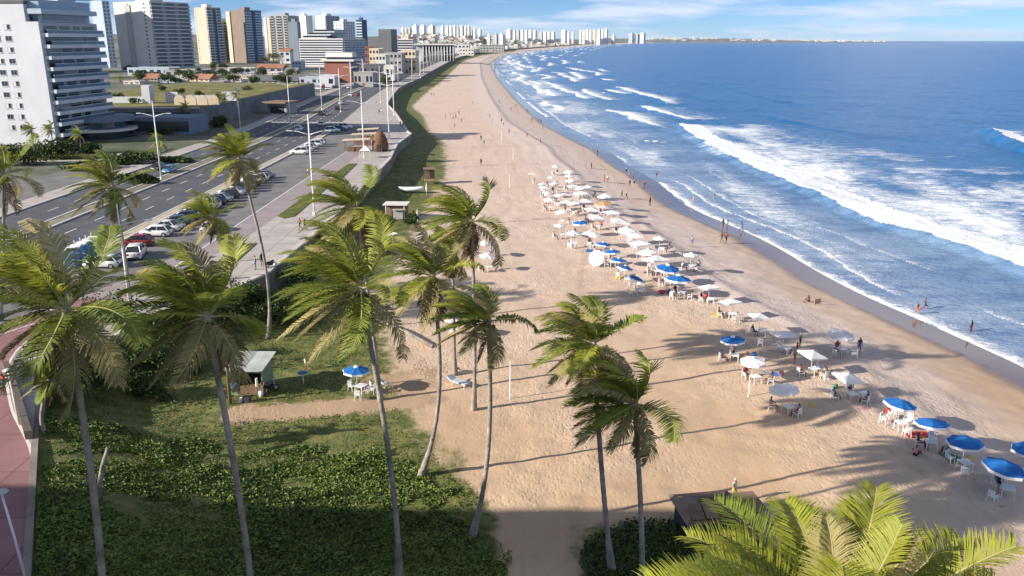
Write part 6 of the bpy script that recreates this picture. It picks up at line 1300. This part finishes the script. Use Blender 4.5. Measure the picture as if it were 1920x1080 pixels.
# shaded hut at the bottom
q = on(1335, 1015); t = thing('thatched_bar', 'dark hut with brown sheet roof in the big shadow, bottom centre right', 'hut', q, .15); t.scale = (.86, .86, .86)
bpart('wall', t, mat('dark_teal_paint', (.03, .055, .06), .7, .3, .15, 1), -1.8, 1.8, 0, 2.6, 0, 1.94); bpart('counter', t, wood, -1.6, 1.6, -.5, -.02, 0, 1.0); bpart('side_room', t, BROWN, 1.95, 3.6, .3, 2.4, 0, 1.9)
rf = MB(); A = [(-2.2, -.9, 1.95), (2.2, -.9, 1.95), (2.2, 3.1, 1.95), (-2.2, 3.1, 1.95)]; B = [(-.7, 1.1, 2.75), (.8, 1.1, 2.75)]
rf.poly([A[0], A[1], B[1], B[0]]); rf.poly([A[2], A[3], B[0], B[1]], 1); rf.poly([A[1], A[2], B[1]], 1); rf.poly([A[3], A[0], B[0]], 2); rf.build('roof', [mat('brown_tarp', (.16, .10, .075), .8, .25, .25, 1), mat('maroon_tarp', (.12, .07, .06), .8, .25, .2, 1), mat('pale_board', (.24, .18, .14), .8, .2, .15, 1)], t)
for k in range(4): o = bpart('roof_board', t, [wood, BROWN, straw, BROWN][k], -1.7 + k * .95, -.85 + k * .95, -.7, .6, 0, .05); o.rotation_euler = (.38, 0, .1 * (k - 1)); o.location.z = 2.42 + .03 * k
bpart('side_roof', t, BROWN, 1.9, 3.9, .1, 2.6, 1.92, 2.02)
for k, (x, y) in enumerate(((1412, 975), (1452, 972))): q = on(x, y); t = thing('drinks_freezer', ['white freezer behind the shaded hut, left one', 'white freezer behind the shaded hut, right one'][k], 'freezer', q, .1); t.scale = (.7, .7, .7); bpart('body', t, plast, -.55, .55, -.3, .3, .05, .85); bpart('lid', t, plast, -.57, .57, -.32, .32, .855, .93); bpart('base', t, DGREY, -.5, .5, -.26, .26, 0, .05)

# towels, bags and far strollers
twl = MB().box(-.45, .45, -.9, .9, .0, .03).mesh('towel', CLOTH['red']); bag = MB(); bag.tube([(0, 0, 0), (0, 0, .2), (0, 0, .38), (0, 0, .44)], [.2, .24, .18, .05], 8)
bagm = bag.mesh('beach_bag', CLOTH['navy'], True); TC = ['red', 'yellow', 'blue', 'white', 'pink', 'green']
for k, (x, y) in enumerate([(1240, 548), (1345, 590), (1445, 700), (1545, 725), (1640, 770), (1500, 760), (1395, 665), (1160, 520), (1105, 470), (1060, 440), (1310, 555), (1790, 860), (1720, 815), (1180, 548)]):
    q = on(x, y); c = TC[k % 6]; o = ob('beach_towel', twl, None, q + Vector((0, 0, .03)), rnd.uniform(0, 3)); o.material_slots[0].link = 'OBJECT'; o.material_slots[0].material = CLOTH[c]
    tag(o, f'{c} towel on the sand {["below the lower big blue parasol", "near the middle square parasols", "right of the round white parasol", "beside the crowded table", "before the first near blue parasol", "right of the lone near parasol", "beside the shaded tables", "left of the tilted blue parasol", "left of the tipped white disc", "at the left of the dense cluster", "between blue and square parasols", "under the near blue row", "beside the second near blue parasol", "beside two empty chairs"][k]}', 'towel')
    b_ = ob('beach_bag', bagm, None, q + Vector((.8, -.4, 0)), 0); tag(b_, f'small bag lying next to the {c} towel {["below the big blue parasol", "near the square parasols", "by the round white parasol", "beside the crowd", "by the first blue parasol", "by the lone parasol", "near the shaded tables", "by the tilted parasol", "by the tipped disc", "left of the cluster", "between the parasols", "under the near row", "by the second blue parasol", "by the empty chairs"][k]}', 'bag'); b_.material_slots[0].link = 'OBJECT'; b_.material_slots[0].material = CLOTH[TC[(k + 2) % 6]]
for k in range(26):
    Y_ = rnd.uniform(150, 420); d_ = rnd.choice((rnd.uniform(3, 9), rnd.uniform(14, 40))); X_ = float(Sx(Y_)) - d_; person(rnd.choice(('stand', 'walk', 'walk', 'bend')), X_, Y_, gz(X_, Y_), rnd.uniform(0, 6.3), 'tiny far person strolling on the upper beach', 'far strollers on the upper beach')
# ------------------------------------------------------------------ sea haze
hb = MB(); hb.box(-14000, 14000, -400, 22000, -14, 175)
m = bpy.data.materials.new('haze'); m.use_nodes = True; t = m.node_tree; t.nodes.clear()
o_ = t.nodes.new('ShaderNodeOutputMaterial'); pv = t.nodes.new('ShaderNodeVolumePrincipled'); pv.inputs['Color'].default_value = (.72, .86, 1.0, 1); pv.inputs['Density'].default_value = 1.9e-5; pv.inputs['Anisotropy'].default_value = .2
t.links.new(pv.outputs[0], o_.inputs['Volume'])
tag(hb.build('haze', m), 'thin blue sea haze', 'haze', kind='stuff')
sc.cycles.volume_step_rate = 10; sc.cycles.volume_max_steps = 64
